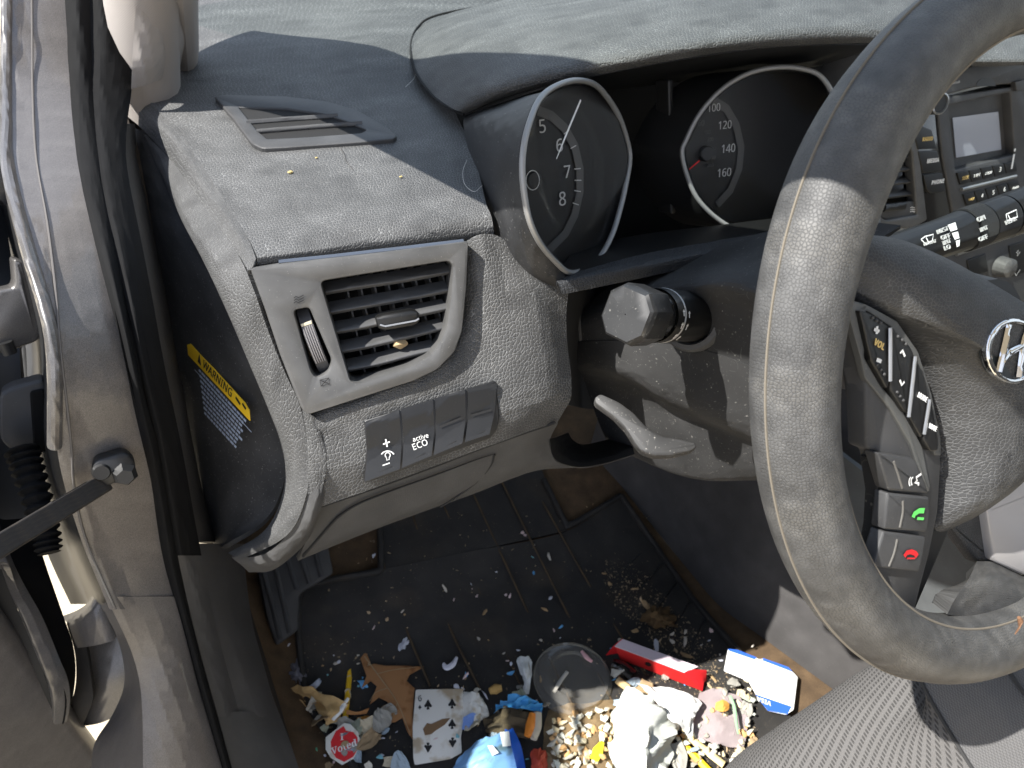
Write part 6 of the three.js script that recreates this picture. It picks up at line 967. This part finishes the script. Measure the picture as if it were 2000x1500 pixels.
// prepaid card in its sleeve, lying upside down
{
  const pl = tilted(1490, 1330, 0.010, V(0.12, 1, 0.1)), c = thing('gift_card', 'white gift card with blue bands leaning on the carpet by the seat', 'card');
  const F0 = [[1422, 1268], [1440, 1270], [1470, 1282], [1484, 1288], [1490, 1286], [1540, 1304], [1558, 1322], [1550, 1386], [1536, 1396], [1500, 1388], [1480, 1362], [1462, 1330], [1414, 1310]];
  obj('card_face', slab(F0, pl, { th: 0.0009, r: 0.002, bev: 0.0002 }), paperW, c);
  obj('blue_band', slab([[1476, 1356], [1546, 1380], [1538, 1395], [1500, 1388], [1482, 1366]], liftPl(pl, 0.0003), { th: 0.0003, bev: 0 }), M([0.03, 0.12, 0.55], 0.5), c);
  obj('blue_edge', slab([[1422, 1267], [1440, 1269], [1478, 1284], [1474, 1288], [1424, 1271]], liftPl(pl, 0.0003), { th: 0.0003, bev: 0 }), M([0.03, 0.12, 0.55], 0.5), c);
  obj('blue_edge', slab([[1490, 1285], [1540, 1303], [1548, 1312], [1490, 1290]], liftPl(pl, 0.0003), { th: 0.0003, bev: 0 }), M([0.03, 0.12, 0.55], 0.5), c);
  obj('word_visa', txt('VISA', [1506, 1371], [1478, 1360], liftPl(pl, 0.0003), { lift: 0.0004 }), mt.white, c);
}
// crumpled napkins
single('crumpled_tissue', crumple([[lf(1222, 1350, 0.02), lf(1250, 1352, 0.03), lf(1286, 1362, 0.022), lf(1310, 1376, 0.01)], [lf(1206, 1384, 0.016), lf(1240, 1386, 0.044), lf(1282, 1396, 0.05), lf(1318, 1410, 0.014)], [lf(1190, 1424, 0.012), lf(1230, 1430, 0.05), lf(1280, 1436, 0.056), lf(1322, 1444, 0.02)], [lf(1186, 1466, 0.01), lf(1230, 1470, 0.048), lf(1274, 1476, 0.05), lf(1316, 1484, 0.016)], [lf(1196, 1510, 0.006), lf(1230, 1516, 0.02), lf(1270, 1520, 0.02), lf(1300, 1520, 0.008)]], 0.011, 51, { nu: 7, nv: 7 }), M([0.62, 0.64, 0.58], 0.85), 'big crumpled pale paper tissue in the sunlit pile', 'tissue');
single('folded_napkin', crumple([[lf(1244, 1332, 0.03), lf(1290, 1342, 0.028), lf(1340, 1350, 0.026), lf(1372, 1372, 0.022)], [lf(1278, 1362, 0.04), lf(1310, 1372, 0.04), lf(1344, 1386, 0.034), lf(1362, 1394, 0.026)], [lf(1306, 1400, 0.044), lf(1322, 1412, 0.04), lf(1340, 1428, 0.03), lf(1346, 1444, 0.02)]], 0.003, 53, { nu: 6, nv: 6 }), paperW, 'folded white napkin corner beside the red carton', 'napkin');
single('mesh_bag', crumple([[lf(1366, 1352, 0.010), lf(1404, 1344, 0.012), lf(1446, 1360, 0.008)], [lf(1356, 1396, 0.008), lf(1404, 1398, 0.012), lf(1460, 1410, 0.006)], [lf(1350, 1440, 0.006), lf(1400, 1452, 0.014), lf(1452, 1462, 0.006)]], 0.0028, 55, { nu: 7, nv: 7 }), M([0.80, 0.66, 0.66], 0.8, { map: reuse(clothP, 0.03), bumpMap: reuse(clothP, 0.03), bumpScale: 0.001 }), 'pinkish dotted mesh bag lying flat near the napkin', 'mesh bag');
single('torn_wrapper', crumple([[lf(1010, 1284, 0.012), lf(1024, 1282, 0.018), lf(1036, 1284, 0.012)], [lf(1012, 1306, 0.010), lf(1026, 1308, 0.020), lf(1040, 1310, 0.010)], [lf(1022, 1332, 0.008), lf(1030, 1334, 0.012), lf(1038, 1332, 0.008)], [lf(1018, 1354, 0.004), lf(1028, 1356, 0.006), lf(1034, 1354, 0.004)]], 0.0025, 57, { nu: 5, nv: 5 }), M([0.6, 0.62, 0.6], 0.5), 'torn upright white wrapper beside the clear lid', 'wrapper');
// blue snack packet
{
  const pl = tilted(960, 1466, 0.012, V(-0.1, 1, 0.15)), p = thing('snack_packet', 'light blue packet with a dark blue border and white square', 'packet');
  obj('front', crumple([[lf(926, 1450, 0.014), lf(962, 1436, 0.02), lf(1000, 1424, 0.014)], [lf(892, 1486, 0.010), lf(956, 1472, 0.026), lf(1014, 1458, 0.012)], [lf(870, 1530, 0.006), lf(950, 1524, 0.016), lf(1024, 1510, 0.006)]], 0.0022, 61, { nu: 6, nv: 6 }), M([0.22, 0.44, 0.80], 0.45, { map: stainCol }), p);
  const lift = (x, y) => lf(x, y, 0.0235);
  obj('dark_border', patch([[lf(986, 1424, 0.022), lf(1002, 1422, 0.018)], [lf(1000, 1460, 0.024), lf(1018, 1458, 0.016)], [lf(1012, 1510, 0.018), lf(1028, 1510, 0.010)]], { nu: 4, nv: 3, th: 0.0006 }), M([0.02, 0.13, 0.62], 0.4), p);
  obj('white_square', patch([[lf(976, 1430, 0.026), lf(994, 1428, 0.025)], [lf(982, 1458, 0.0285), lf(998, 1456, 0.027)]], { nu: 3, nv: 3, th: 0.0006 }), paperW, p);
  obj('white_chip', patch([[lf(952, 1456, 0.0285), lf(962, 1456, 0.0285)], [lf(962, 1476, 0.0285), lf(974, 1470, 0.0285)]], { nu: 3, nv: 3, th: 0.0006 }), paperW, p);
}
single('blue_wrapper', crumple([[lf(990, 1366, 0.012), lf(1020, 1358, 0.024), lf(1056, 1372, 0.012)], [lf(962, 1390, 0.008), lf(1010, 1384, 0.02), lf(1060, 1390, 0.012)]], 0.006, 63, { nu: 6, nv: 8 }), M([0.07, 0.32, 0.62], 0.5), 'shiny blue crumpled wrapper above the snack packet', 'wrapper');
single('dust_clump', crumple([[lf(950, 1396, 0.006), lf(990, 1380, 0.016), lf(1040, 1392, 0.010)], [lf(944, 1420, 0.006), lf(990, 1410, 0.022), lf(1044, 1420, 0.012)], [lf(960, 1440, 0.003), lf(1000, 1440, 0.012), lf(1040, 1446, 0.004)]], 0.008, 65, { nu: 7, nv: 7 }), M([0.30, 0.29, 0.24], 1, { map: carpetCol }), 'grey clump of lint between packet and blue wrapper', 'lint');
single('orange_strip', loft([[1030, 1438], [1036, 1418], [1040, 1394]].map(([x, y]) => lf(x, y, 0.022)), [[0.004, 0.003], [0.006, 0.003], [0.004, 0.003]], V(0, 1, 0), { seg: 8, n: 8 }), M([0.75, 0.24, 0.03], 0.5), 'orange strip standing in the lint clump', 'scrap');
single('pale_strip', loft([[1042, 1444], [1048, 1420], [1050, 1392]].map(([x, y]) => lf(x, y, 0.020)), [[0.004, 0.003], [0.006, 0.003], [0.005, 0.003]], V(0, 1, 0), { seg: 8, n: 8 }), M([0.55, 0.48, 0.36], 0.7), 'pale strip leaning on the orange strip', 'scrap');
single('striped_wrapper', crumple([[lf(1036, 1466, 0.012), lf(1052, 1460, 0.02), lf(1068, 1466, 0.012)], [lf(1034, 1490, 0.010), lf(1052, 1490, 0.026), lf(1072, 1490, 0.012)], [lf(1040, 1520, 0.006), lf(1056, 1520, 0.014), lf(1070, 1520, 0.006)]], 0.003, 67, { nu: 5, nv: 5 }), M([0.72, 0.62, 0.45], 0.6, { map: canvasTex(64, 64, (g, w, h) => { g.fillStyle = '#f4ead0'; g.fillRect(0, 0, w, h); g.fillStyle = '#d65a48'; for (let i = 0; i < 3; i++) g.fillRect(i * 24, 0, 9, h); }) }), 'cream sweet wrapper with red stripes among the crumbs', 'wrapper');
single('yellow_chip', loft([[1160, 1484], [1168, 1466], [1177, 1448]].map(([x, y]) => lf(x, y, 0.016)), [[0.005, 0.002], [0.006, 0.002], [0.002, 0.001]], V(0, 1, 0), { seg: 8, n: 8 }), M([0.80, 0.72, 0.02], 0.5), 'bright yellow plastic chip in the crumb pile', 'scrap');
single('green_stem', loft([[1426, 1360], [1434, 1380], [1438, 1410], [1442, 1434]].map(([x, y]) => lf(x, y, 0.02)), [[0.002, 0.002], [0.0022, 0.002], [0.001, 0.001]], V(0, 1, 0), { seg: 6, n: 10 }), M([0.25, 0.45, 0.25], 0.7), 'thin green plastic straw piece lying over the mesh bag', 'stem');  // this piece is a thin green stem, not a drinking tube
single('orange_petal', crumple([[lf(1398, 1372, 0.024), lf(1412, 1366, 0.028), lf(1424, 1374, 0.024)], [lf(1396, 1386, 0.022), lf(1412, 1390, 0.028), lf(1424, 1386, 0.022)]], 0.001, 69), M([0.62, 0.30, 0.06], 0.7), 'orange brown petal on the mesh bag', 'petal');
// clear drink lid
{
  const lid = thing('drink_lid', 'round clear plastic drink lid lying on the dark mat', 'lid');
  const c = lf(1118, 1328, 0.001), clear = MP([0.86, 0.84, 0.78], 0.12, { transmission: 0.9, thickness: 0, ior: 1.45 });
  obj('dome', lathe(c, V(0.08, 1, 0.06), [[0.0505, 0], [0.050, 0.006], [0.046, 0.0075], [0.045, 0.014], [0.040, 0.0155], [0.032, 0.015], [0.030, 0.010], [0.012, 0.0095], [0, 0.0095]], 48), clear, lid);
  obj('lip', lathe(c, V(0.08, 1, 0.06), [[0.0492, 0.0006], [0.0508, 0.0016], [0.0516, 0.003], [0.0508, 0.0044], [0.0495, 0.004]], 48), clear, lid);
  obj('straw_tab', loft([[1082, 1352], [1092, 1334], [1108, 1312]].map(([x, y]) => lf(x, y, 0.018)), [[0.002, 0.0015], [0.0026, 0.0015], [0.0026, 0.0015]], V(0, 1, 0), { seg: 8, n: 8 }), M([0.4, 0.38, 0.33], 0.5), lid);
  single('pink_pill', loft([[1136, 1272], [1146, 1284], [1156, 1292]].map(([x, y]) => lf(x, y, 0.016)), [[0.002, 0.002], [0.0032, 0.003], [0.002, 0.002]], V(0, 1, 0), { seg: 8, n: 8 }), M([0.62, 0.36, 0.36], 0.6), 'pink stub resting on the clear lid', 'scrap');
}
// things by the left edge of the mat
single('foil_wrapper', crumple([[lf(548, 1296, 0.014), lf(572, 1288, 0.024), lf(592, 1296, 0.014)], [lf(552, 1320, 0.012), lf(576, 1316, 0.03), lf(598, 1320, 0.012)], [lf(562, 1336, 0.006), lf(580, 1336, 0.014), lf(596, 1334, 0.006)]], 0.004, 71, { nu: 6, nv: 6 }), M([0.40, 0.40, 0.43], 0.4, { metalness: 0.3, map: canvasTex(64, 64, (g, w, h) => { g.fillStyle = '#b9b9c2'; g.fillRect(0, 0, w, h); g.fillStyle = '#b0404c'; g.fillRect(18, 20, 26, 22); }) }), 'grey foil wrapper with a red print by the mat edge', 'wrapper');
single('carton_corner', slab([[532, 1268], [578, 1238], [584, 1270], [560, 1280]], tilted(560, 1262, 0.03, V(0.2, 0.7, 0.6)), { th: 0.002, bev: 0.0004 }), M([0.5, 0.38, 0.2], 0.7, { map: canvasTex(64, 64, (g, w, h) => { g.fillStyle = '#cbb189'; g.fillRect(0, 0, w, h); g.fillStyle = '#caa02a'; g.fillRect(0, 0, 64, 20); g.fillRect(0, 46, 64, 18); }) }), 'tan and yellow carton corner below the foot rest', 'carton');
single('paper_tag', crumple([[lf(600, 1344, 0.012), lf(616, 1330, 0.02), lf(624, 1324, 0.014)], [lf(606, 1352, 0.010), lf(620, 1342, 0.016), lf(628, 1332, 0.012)]], 0.0015, 73), M([0.55, 0.6, 0.7], 0.6), 'bluish white paper tag behind the tan leaf', 'paper scrap');
single('blue_toy', loft([[698, 1230], [698, 1220], [706, 1210], [712, 1200], [708, 1190]].map(([x, y]) => lf(x, y, 0.008)), [[0.003, 0.003], [0.004, 0.004], [0.0065, 0.004], [0.007, 0.005], [0.003, 0.003]], V(0, 1, 0), { seg: 10, n: 20 }), M([0.10, 0.35, 0.72], 0.5), 'bent light blue plastic piece on the dark mat', 'plastic scrap');
single('paper_shred', crumple([[lf(784, 1246, 0.008), lf(792, 1244, 0.010), lf(800, 1252, 0.008)], [lf(776, 1270, 0.006), lf(784, 1268, 0.012), lf(792, 1268, 0.006)]], 0.003, 75, { nu: 5, nv: 5 }), M([0.6, 0.62, 0.68], 0.7), 'forked white paper shred above the oak leaf', 'paper scrap');
single('curled_chip', loft([[866, 1296], [872, 1304], [884, 1298], [892, 1284]].map(([x, y]) => lf(x, y, 0.006)), [[0.002, 0.002], [0.004, 0.003], [0.004, 0.003], [0.002, 0.002]], V(0, 1, 0), { seg: 8, n: 14 }), M([0.62, 0.62, 0.68], 0.5), 'white curled chip alone on the mat', 'scrap');
single('cereal_piece', loft([[956, 1350], [968, 1346], [980, 1344]].map(([x, y]) => lf(x, y, 0.006)), [[0.004, 0.004], [0.007, 0.005], [0.004, 0.004]], V(0, 1, 0), { seg: 10, n: 8 }), M([0.45, 0.28, 0.09], 0.9), 'golden brown cereal piece near the blue wrapper', 'food scrap');
single('green_twist', loft([[584, 1472], [600, 1470], [620, 1464]].map(([x, y]) => lf(x, y, 0.006)), [[0.003, 0.002], [0.004, 0.002], [0.003, 0.002]], V(0, 1, 0), { seg: 8, n: 8 }), M([0.06, 0.30, 0.16], 0.5), 'dark green plastic twist beside the sill cover', 'plastic scrap');
single('black_lighter', loft([[1196, 1296], [1214, 1304], [1236, 1322]].map(([x, y]) => lf(x, y, 0.01)), [[0.006, 0.006], [0.009, 0.007], [0.009, 0.007]], V(0, 1, 0), { seg: 12, n: 8 }), mt.gloss, 'glossy black lighter under the red carton', 'lighter');
single('cork_stub', loft([[1206, 1328], [1216, 1336], [1228, 1344]].map(([x, y]) => lf(x, y, 0.012)), [[0.0048, 0.0048], [0.0048, 0.0048]], V(0, 1, 0), { seg: 10, n: 6 }), M([0.50, 0.36, 0.18], 0.9), 'tan stub next to the black lighter', 'stub');
single('lint_ball', crumple([[lf(1250, 1200, 0.008), lf(1280, 1184, 0.02), lf(1310, 1186, 0.008)], [lf(1254, 1216, 0.006), lf(1286, 1206, 0.03), lf(1322, 1212, 0.008)], [lf(1276, 1226, 0.003), lf(1300, 1224, 0.012), lf(1326, 1226, 0.003)]], 0.007, 77, { nu: 7, nv: 7 }), M([0.42, 0.33, 0.2], 1, { map: carpetCol }), 'lumpy tan crumb cake on the right of the mat', 'food scrap');
single('crumb_bed', crumple([[lf(1070, 1386, 0.002), lf(1110, 1374, 0.006), lf(1150, 1372, 0.006), lf(1206, 1366, 0.002)], [lf(1062, 1430, 0.003), lf(1110, 1424, 0.010), lf(1156, 1424, 0.010), lf(1210, 1420, 0.003)], [lf(1056, 1520, 0.003), lf(1110, 1520, 0.008), lf(1156, 1520, 0.008), lf(1210, 1516, 0.003)]], 0.003, 81, { nu: 9, nv: 9 }), M([0.75, 0.68, 0.52], 1, { map: carpetCol, bumpMap: reuse(carpetCol, 0.1), bumpScale: 0.002 }), 'matted layer of tan crumbs and dust beside the clear lid', 'crumb layer');
// crumbs in the pile: each pebble its own piece
{
  const tones = ['cream', 'tan', 'off-white', 'grey brown', 'greenish grey', 'orange brown'];
  const mats = [[0.62, 0.56, 0.40], [0.55, 0.46, 0.28], [0.66, 0.63, 0.52], [0.45, 0.42, 0.34], [0.50, 0.52, 0.46], [0.55, 0.33, 0.14]].map((c) => M(c, 0.85));
  const geos = Array.from({ length: 6 }, (_, k) => { seed = 300 + k; const pts = []; for (let i = 0; i < 14; i++) { const a = rr(0, 6.28), b = rr(-1, 1), s = Math.sqrt(1 - b * b); pts.push(V(s * Math.cos(a) * rr(0.75, 1.1), b * 0.55, s * Math.sin(a) * 0.7)); } return new ConvexGeometry(pts); });
  seed = 4242;
  for (let i = 0; i < 210; i++) {
    const side = i >= 120, u = rnd(), w = rnd(), px = side ? lerp(1290, 1480, u) : lerp(1076, 1200, u), py = side ? lerp(1400 - u * 90, 1500 - u * 30, w) : lerp(1376 + 30 * (1 - u), 1500, w), s = rr(0.0025, 0.0062), p = lf(px, py, s * 0.4 + (side ? 0.004 : 0.008) + 0.006 * rnd());
    const q = Math.floor(rnd() * 6), o = obj('crumb', geos[i % 6], mats[q]); o.position.copy(p); o.scale.set(s * rr(0.8, 1.6), s, s); o.rotation.set(rr(-0.4, 0.4), rr(0, 6.3), rr(-0.4, 0.4));
    o.userData = { label: tones[q] + (s > 0.0045 ? ' large' : ' small') + (side ? ' crumb on the sunlit floor round the mesh bag' : ' crumb in the sunlit crumb pile by the clear lid'), category: 'crumb', group: side ? 'crumbs round the mesh bag' : 'crumbs in the sunlit pile' };
  }
  const bits = [[0.62, 0.48, 0.46], [0.12, 0.35, 0.62], [0.55, 0.5, 0.42], [0.45, 0.33, 0.2], [0.55, 0.56, 0.62], [0.2, 0.45, 0.5], [0.36, 0.24, 0.12]].map((c) => M(c, 0.8));
  const hues = ['pale pink', 'blue', 'beige', 'light brown', 'bluish white', 'teal', 'dark brown'];
  const near = (x, y) => x < 640 ? 'beside the sill cover' : y < 1110 && x < 780 ? 'on the carpet by the foot rest' : x < 720 ? 'round the yellow pencil' : x < 830 && y > 1260 ? 'by the oak leaf' : x < 830 ? 'round the bent blue plastic piece' : x > 1360 ? 'round the gift card' : x > 1160 && y < 1240 ? 'by the tan crumb cake' : x > 1160 ? 'round the red carton' : y > 1340 ? 'behind the snack packet' : y > 1210 ? 'round the clear lid' : 'on the ribs of the mat under the dash';
  const spots = [[1020, 1040, 0], [1026, 1045, 0], [1036, 1055, 1], [1044, 1066, 2], [1040, 1088, 5], [1046, 1105, 3], [1042, 1120, 1], [1072, 1086, 2], [970, 1117, 4], [920, 1140, 4], [922, 1150, 0], [932, 1164, 0], [886, 1172, 0], [868, 1147, 2], [955, 1206, 1], [946, 1196, 6], [988, 1162, 0], [996, 1164, 0], [994, 1185, 2], [1075, 1168, 4], [1064, 1190, 6], [1082, 1230, 0], [1096, 1224, 1], [1094, 1246, 4], [1056, 1250, 2], [954, 1250, 6], [935, 1247, 2], [1012, 1270, 4], [984, 1276, 2], [990, 1290, 0], [998, 1296, 4], [754, 1174, 3], [786, 1194, 2], [795, 1226, 3], [790, 1200, 6], [756, 1210, 3], [740, 1216, 6], [730, 1226, 0], [700, 1280, 2], [652, 1280, 4], [646, 1308, 3], [655, 1296, 2], [640, 1318, 5], [630, 1300, 6], [744, 1424, 4], [774, 1430, 4], [740, 1442, 3], [700, 1296, 2], [1252, 1172, 3], [1262, 1182, 6], [1240, 1150, 6], [1290, 1250, 3], [1320, 1270, 3], [1340, 1280, 6], [1338, 1252, 2], [1470, 1262, 2], [1408, 1290, 4], [1406, 1278, 2], [720, 1196, 3], [680, 1320, 2], [692, 1330, 3], [700, 1340, 5], [904, 1345, 4], [930, 1356, 2], [948, 1358, 4], [1130, 1392, 4], [1066, 1376, 2], [1210, 1160, 6], [1190, 1140, 6], [1180, 1120, 6], [1230, 1190, 6], [760, 1080, 3], [716, 1092, 6], [700, 1100, 3], [730, 1085, 4], [1158, 985, 6], [1146, 990, 6], [560, 1262, 4], [600, 1450, 3], [616, 1488, 2], [634, 1476, 4], [1386, 1340, 3], [1398, 1332, 3], [1392, 1324, 6], [1372, 1330, 2], [1404, 1344, 3], [1310, 1350, 6], [1300, 1345, 6], [1340, 1462, 2], [1400, 1470, 2], [1420, 1462, 3], [1440, 1470, 3]];
  seed = 313; for (let i = 0; i < 70; i++) { const a = rnd() < 0.6; spots.push([a ? rr(610, 1060) : rr(1180, 1470), a ? rr(1290, 1495) : rr(1230, 1345), Math.floor(rnd() * 7)]); }
  seed = 991;
  for (const [px, py, k] of spots) { const s = 0.0014 + 0.0036 * rnd() ** 2, p = KF(px, py, 0.011 + s * 0.5); const o = obj('litter_bit', geos[Math.floor(rnd() * 6)], bits[k]); o.position.copy(p); o.scale.set(s * rr(0.8, 2.6), s * rr(0.6, 1.2), s * rr(0.6, 1.5)); o.rotation.set(rr(-0.4, 0.4), rr(0, 6.3), rr(-0.4, 0.4)); o.userData = { label: hues[k] + ' scrap of litter ' + near(px, py), category: 'litter', group: 'bits of litter strewn over the mat' }; }
  // grit too fine to count
  const gr = []; seed = 555; const g0 = new THREE.TetrahedronGeometry(1, 0);
  for (let i = 0; i < 3600; i++) { const t = rnd(); let px, py; if (t < 0.35) { px = lerp(1180, 1400, rnd()); py = lerp(1100, 1330, (px - 1180) / 220) + rr(-60, 60); } else if (t < 0.72) { px = rr(1200, 1480); py = rr(1300, 1500); } else if (t < 0.82) { px = rr(560, 720); py = rr(1270, 1480); } else { px = rr(600, 1300); py = rr(1000, 1480); } const s = 0.0003 + 0.0013 * rnd() ** 3, p = KF(px, py, 0.0103), g = g0.clone(); g.scale(s * rr(1, 3), s * rr(0.4, 1), s * rr(0.6, 1.4)); g.rotateY(rr(0, 6)); g.rotateX(rr(-0.5, 0.5)); g.translate(p.x, p.y, p.z); gr.push(g); }
  const o = obj('grit', gr, M([0.25, 0.19, 0.12], 0.95)); o.userData = { label: 'fine tan grit and dust scattered over the floor mat', category: 'grit', kind: 'stuff' };
}
// dead insect on the wheel rim
single('dead_insect', (() => { const a = K(1990, 1206, 'd', 0.335), g = [loft([a, a.clone().add(V(0.001, -0.002, 0.001)), a.clone().add(V(0.001, -0.005, 0.002))], [[0.0008, 0.0008], [0.0014, 0.0012], [0.0006, 0.0006]], V(0, 0, 1), { seg: 8, n: 10 })]; for (let i = 0; i < 5; i++) { const p = a.clone().add(V(0.001, -0.002 - i * 0.001, 0.002)); g.push(tube([p, p.clone().add(V(-0.003, -0.002, 0.001))], 0.0003, 5, 3)); } return g; })(), M([0.16, 0.08, 0.04], 0.8), 'small dried brown insect stuck on the steering wheel rim', 'insect');

// torn scraps of paper and wrapper heaped over the lower part of the mat
{
  const kinds = [['dirty white', [0.66, 0.65, 0.61]], ['cream', [0.58, 0.52, 0.40]], ['grey', [0.36, 0.36, 0.35]], ['pale blue', [0.34, 0.44, 0.56]], ['tan', [0.38, 0.28, 0.17]], ['greenish', [0.40, 0.45, 0.38]]];
  const mats = kinds.map(([, c]) => M(c, 0.85, { map: stainCol }));
  const gs = Array.from({ length: 8 }, (_, k) => { seed = 700 + k; const q = (a, b) => V(a + rr(-0.25, 0.25), rr(0, 0.35), b + rr(-0.25, 0.25)); const g = crumple([[q(-1, -0.7), q(0, -0.8), q(1, -0.6)], [q(-1, 0), q(0, 0), q(1, 0)], [q(-0.9, 0.7), q(0, 0.8), q(1, 0.6)]], 0.16, 800 + k, { nu: 4, nv: 4, th: 0.03 }); return g; });
  seed = 1717;
  for (let i = 0; i < 64; i++) {
    const a = i < 36, p0 = a ? rr(590, 1060) : rr(1190, 1480), px = p0 > 790 && p0 < 920 ? p0 - 190 : p0, py = a ? rr(1340, 1500) : rr(1310, 1495), k = Math.floor(rnd() * 6), s = 0.004 + 0.009 * rnd() ** 2, o = obj('paper_scrap', gs[i % 8], mats[k]);
    o.position.copy(lf(px, py, 0.004 + 0.008 * rnd())); o.scale.set(s * rr(0.7, 1.5), s * 0.9, s); o.rotation.set(rr(-0.5, 0.5), rr(0, 6.3), rr(-0.5, 0.5));
    const by = px < 700 ? 'round the red voting sticker' : px < 900 ? 'round the playing card' : a ? 'round the blue snack packet' : py < 1390 ? 'between the red carton and the gift card' : 'round the crumpled tissue';
    o.userData = { label: kinds[k][0] + (s > 0.0065 ? ' larger' : ' small') + ' torn scrap ' + by, category: 'paper scrap', group: 'torn scraps over the lower mat' };
  }
}
// hairs and specks lying on the dash
{
  const hm = M([0.5, 0.48, 0.44], 0.7);
  const hair = (px, pl, label, m = hm) => single('hair', tube(px.map(([x, y]) => KP(x, y, pl)), 0.00022, 5, 40), m, label, 'hair');
  hair([[716, 78], [750, 90], [784, 108], [806, 130], [810, 150], [792, 170]], liftPl(TOPP, 0.0062), 'long pale hair curling over the dash top by the binnacle');
  hair([[912, 312], [904, 335], [908, 360], [926, 374], [942, 362]], liftPl(TOPP, 0.003), 'short curled hair on the dash pad edge by the gauge cowl');
  hair([[664, 288], [672, 300], [676, 314], [690, 332]], liftPl(TOPP, 0.005), 'dark kinked hair on the dash pad below the small vent', M([0.05, 0.045, 0.04], 0.8));
  const speck = (x, y, s, pl, m, label) => { const p = KP(x, y, pl); single('crumb', (() => { const g = new THREE.IcosahedronGeometry(s, 0); g.scale(1, 0.5, 0.8); g.translate(p.x, p.y, p.z); return g; })(), m, label, 'crumb'); };
  const ochre = M([0.42, 0.33, 0.14], 0.9);
  speck(567, 336, 0.0026, liftPl(TOPP, 0.0046), ochre, 'ochre smear of dried dirt on the dash pad');
  speck(618, 308, 0.0014, liftPl(TOPP, 0.0050), ochre, 'small ochre fleck below the small dash vent');
  speck(783, 345, 0.0016, liftPl(TOPP, 0.0046), ochre, 'tiny yellow crumb at the shadow edge on the dash pad');
}
renderer.render(scene, camera);
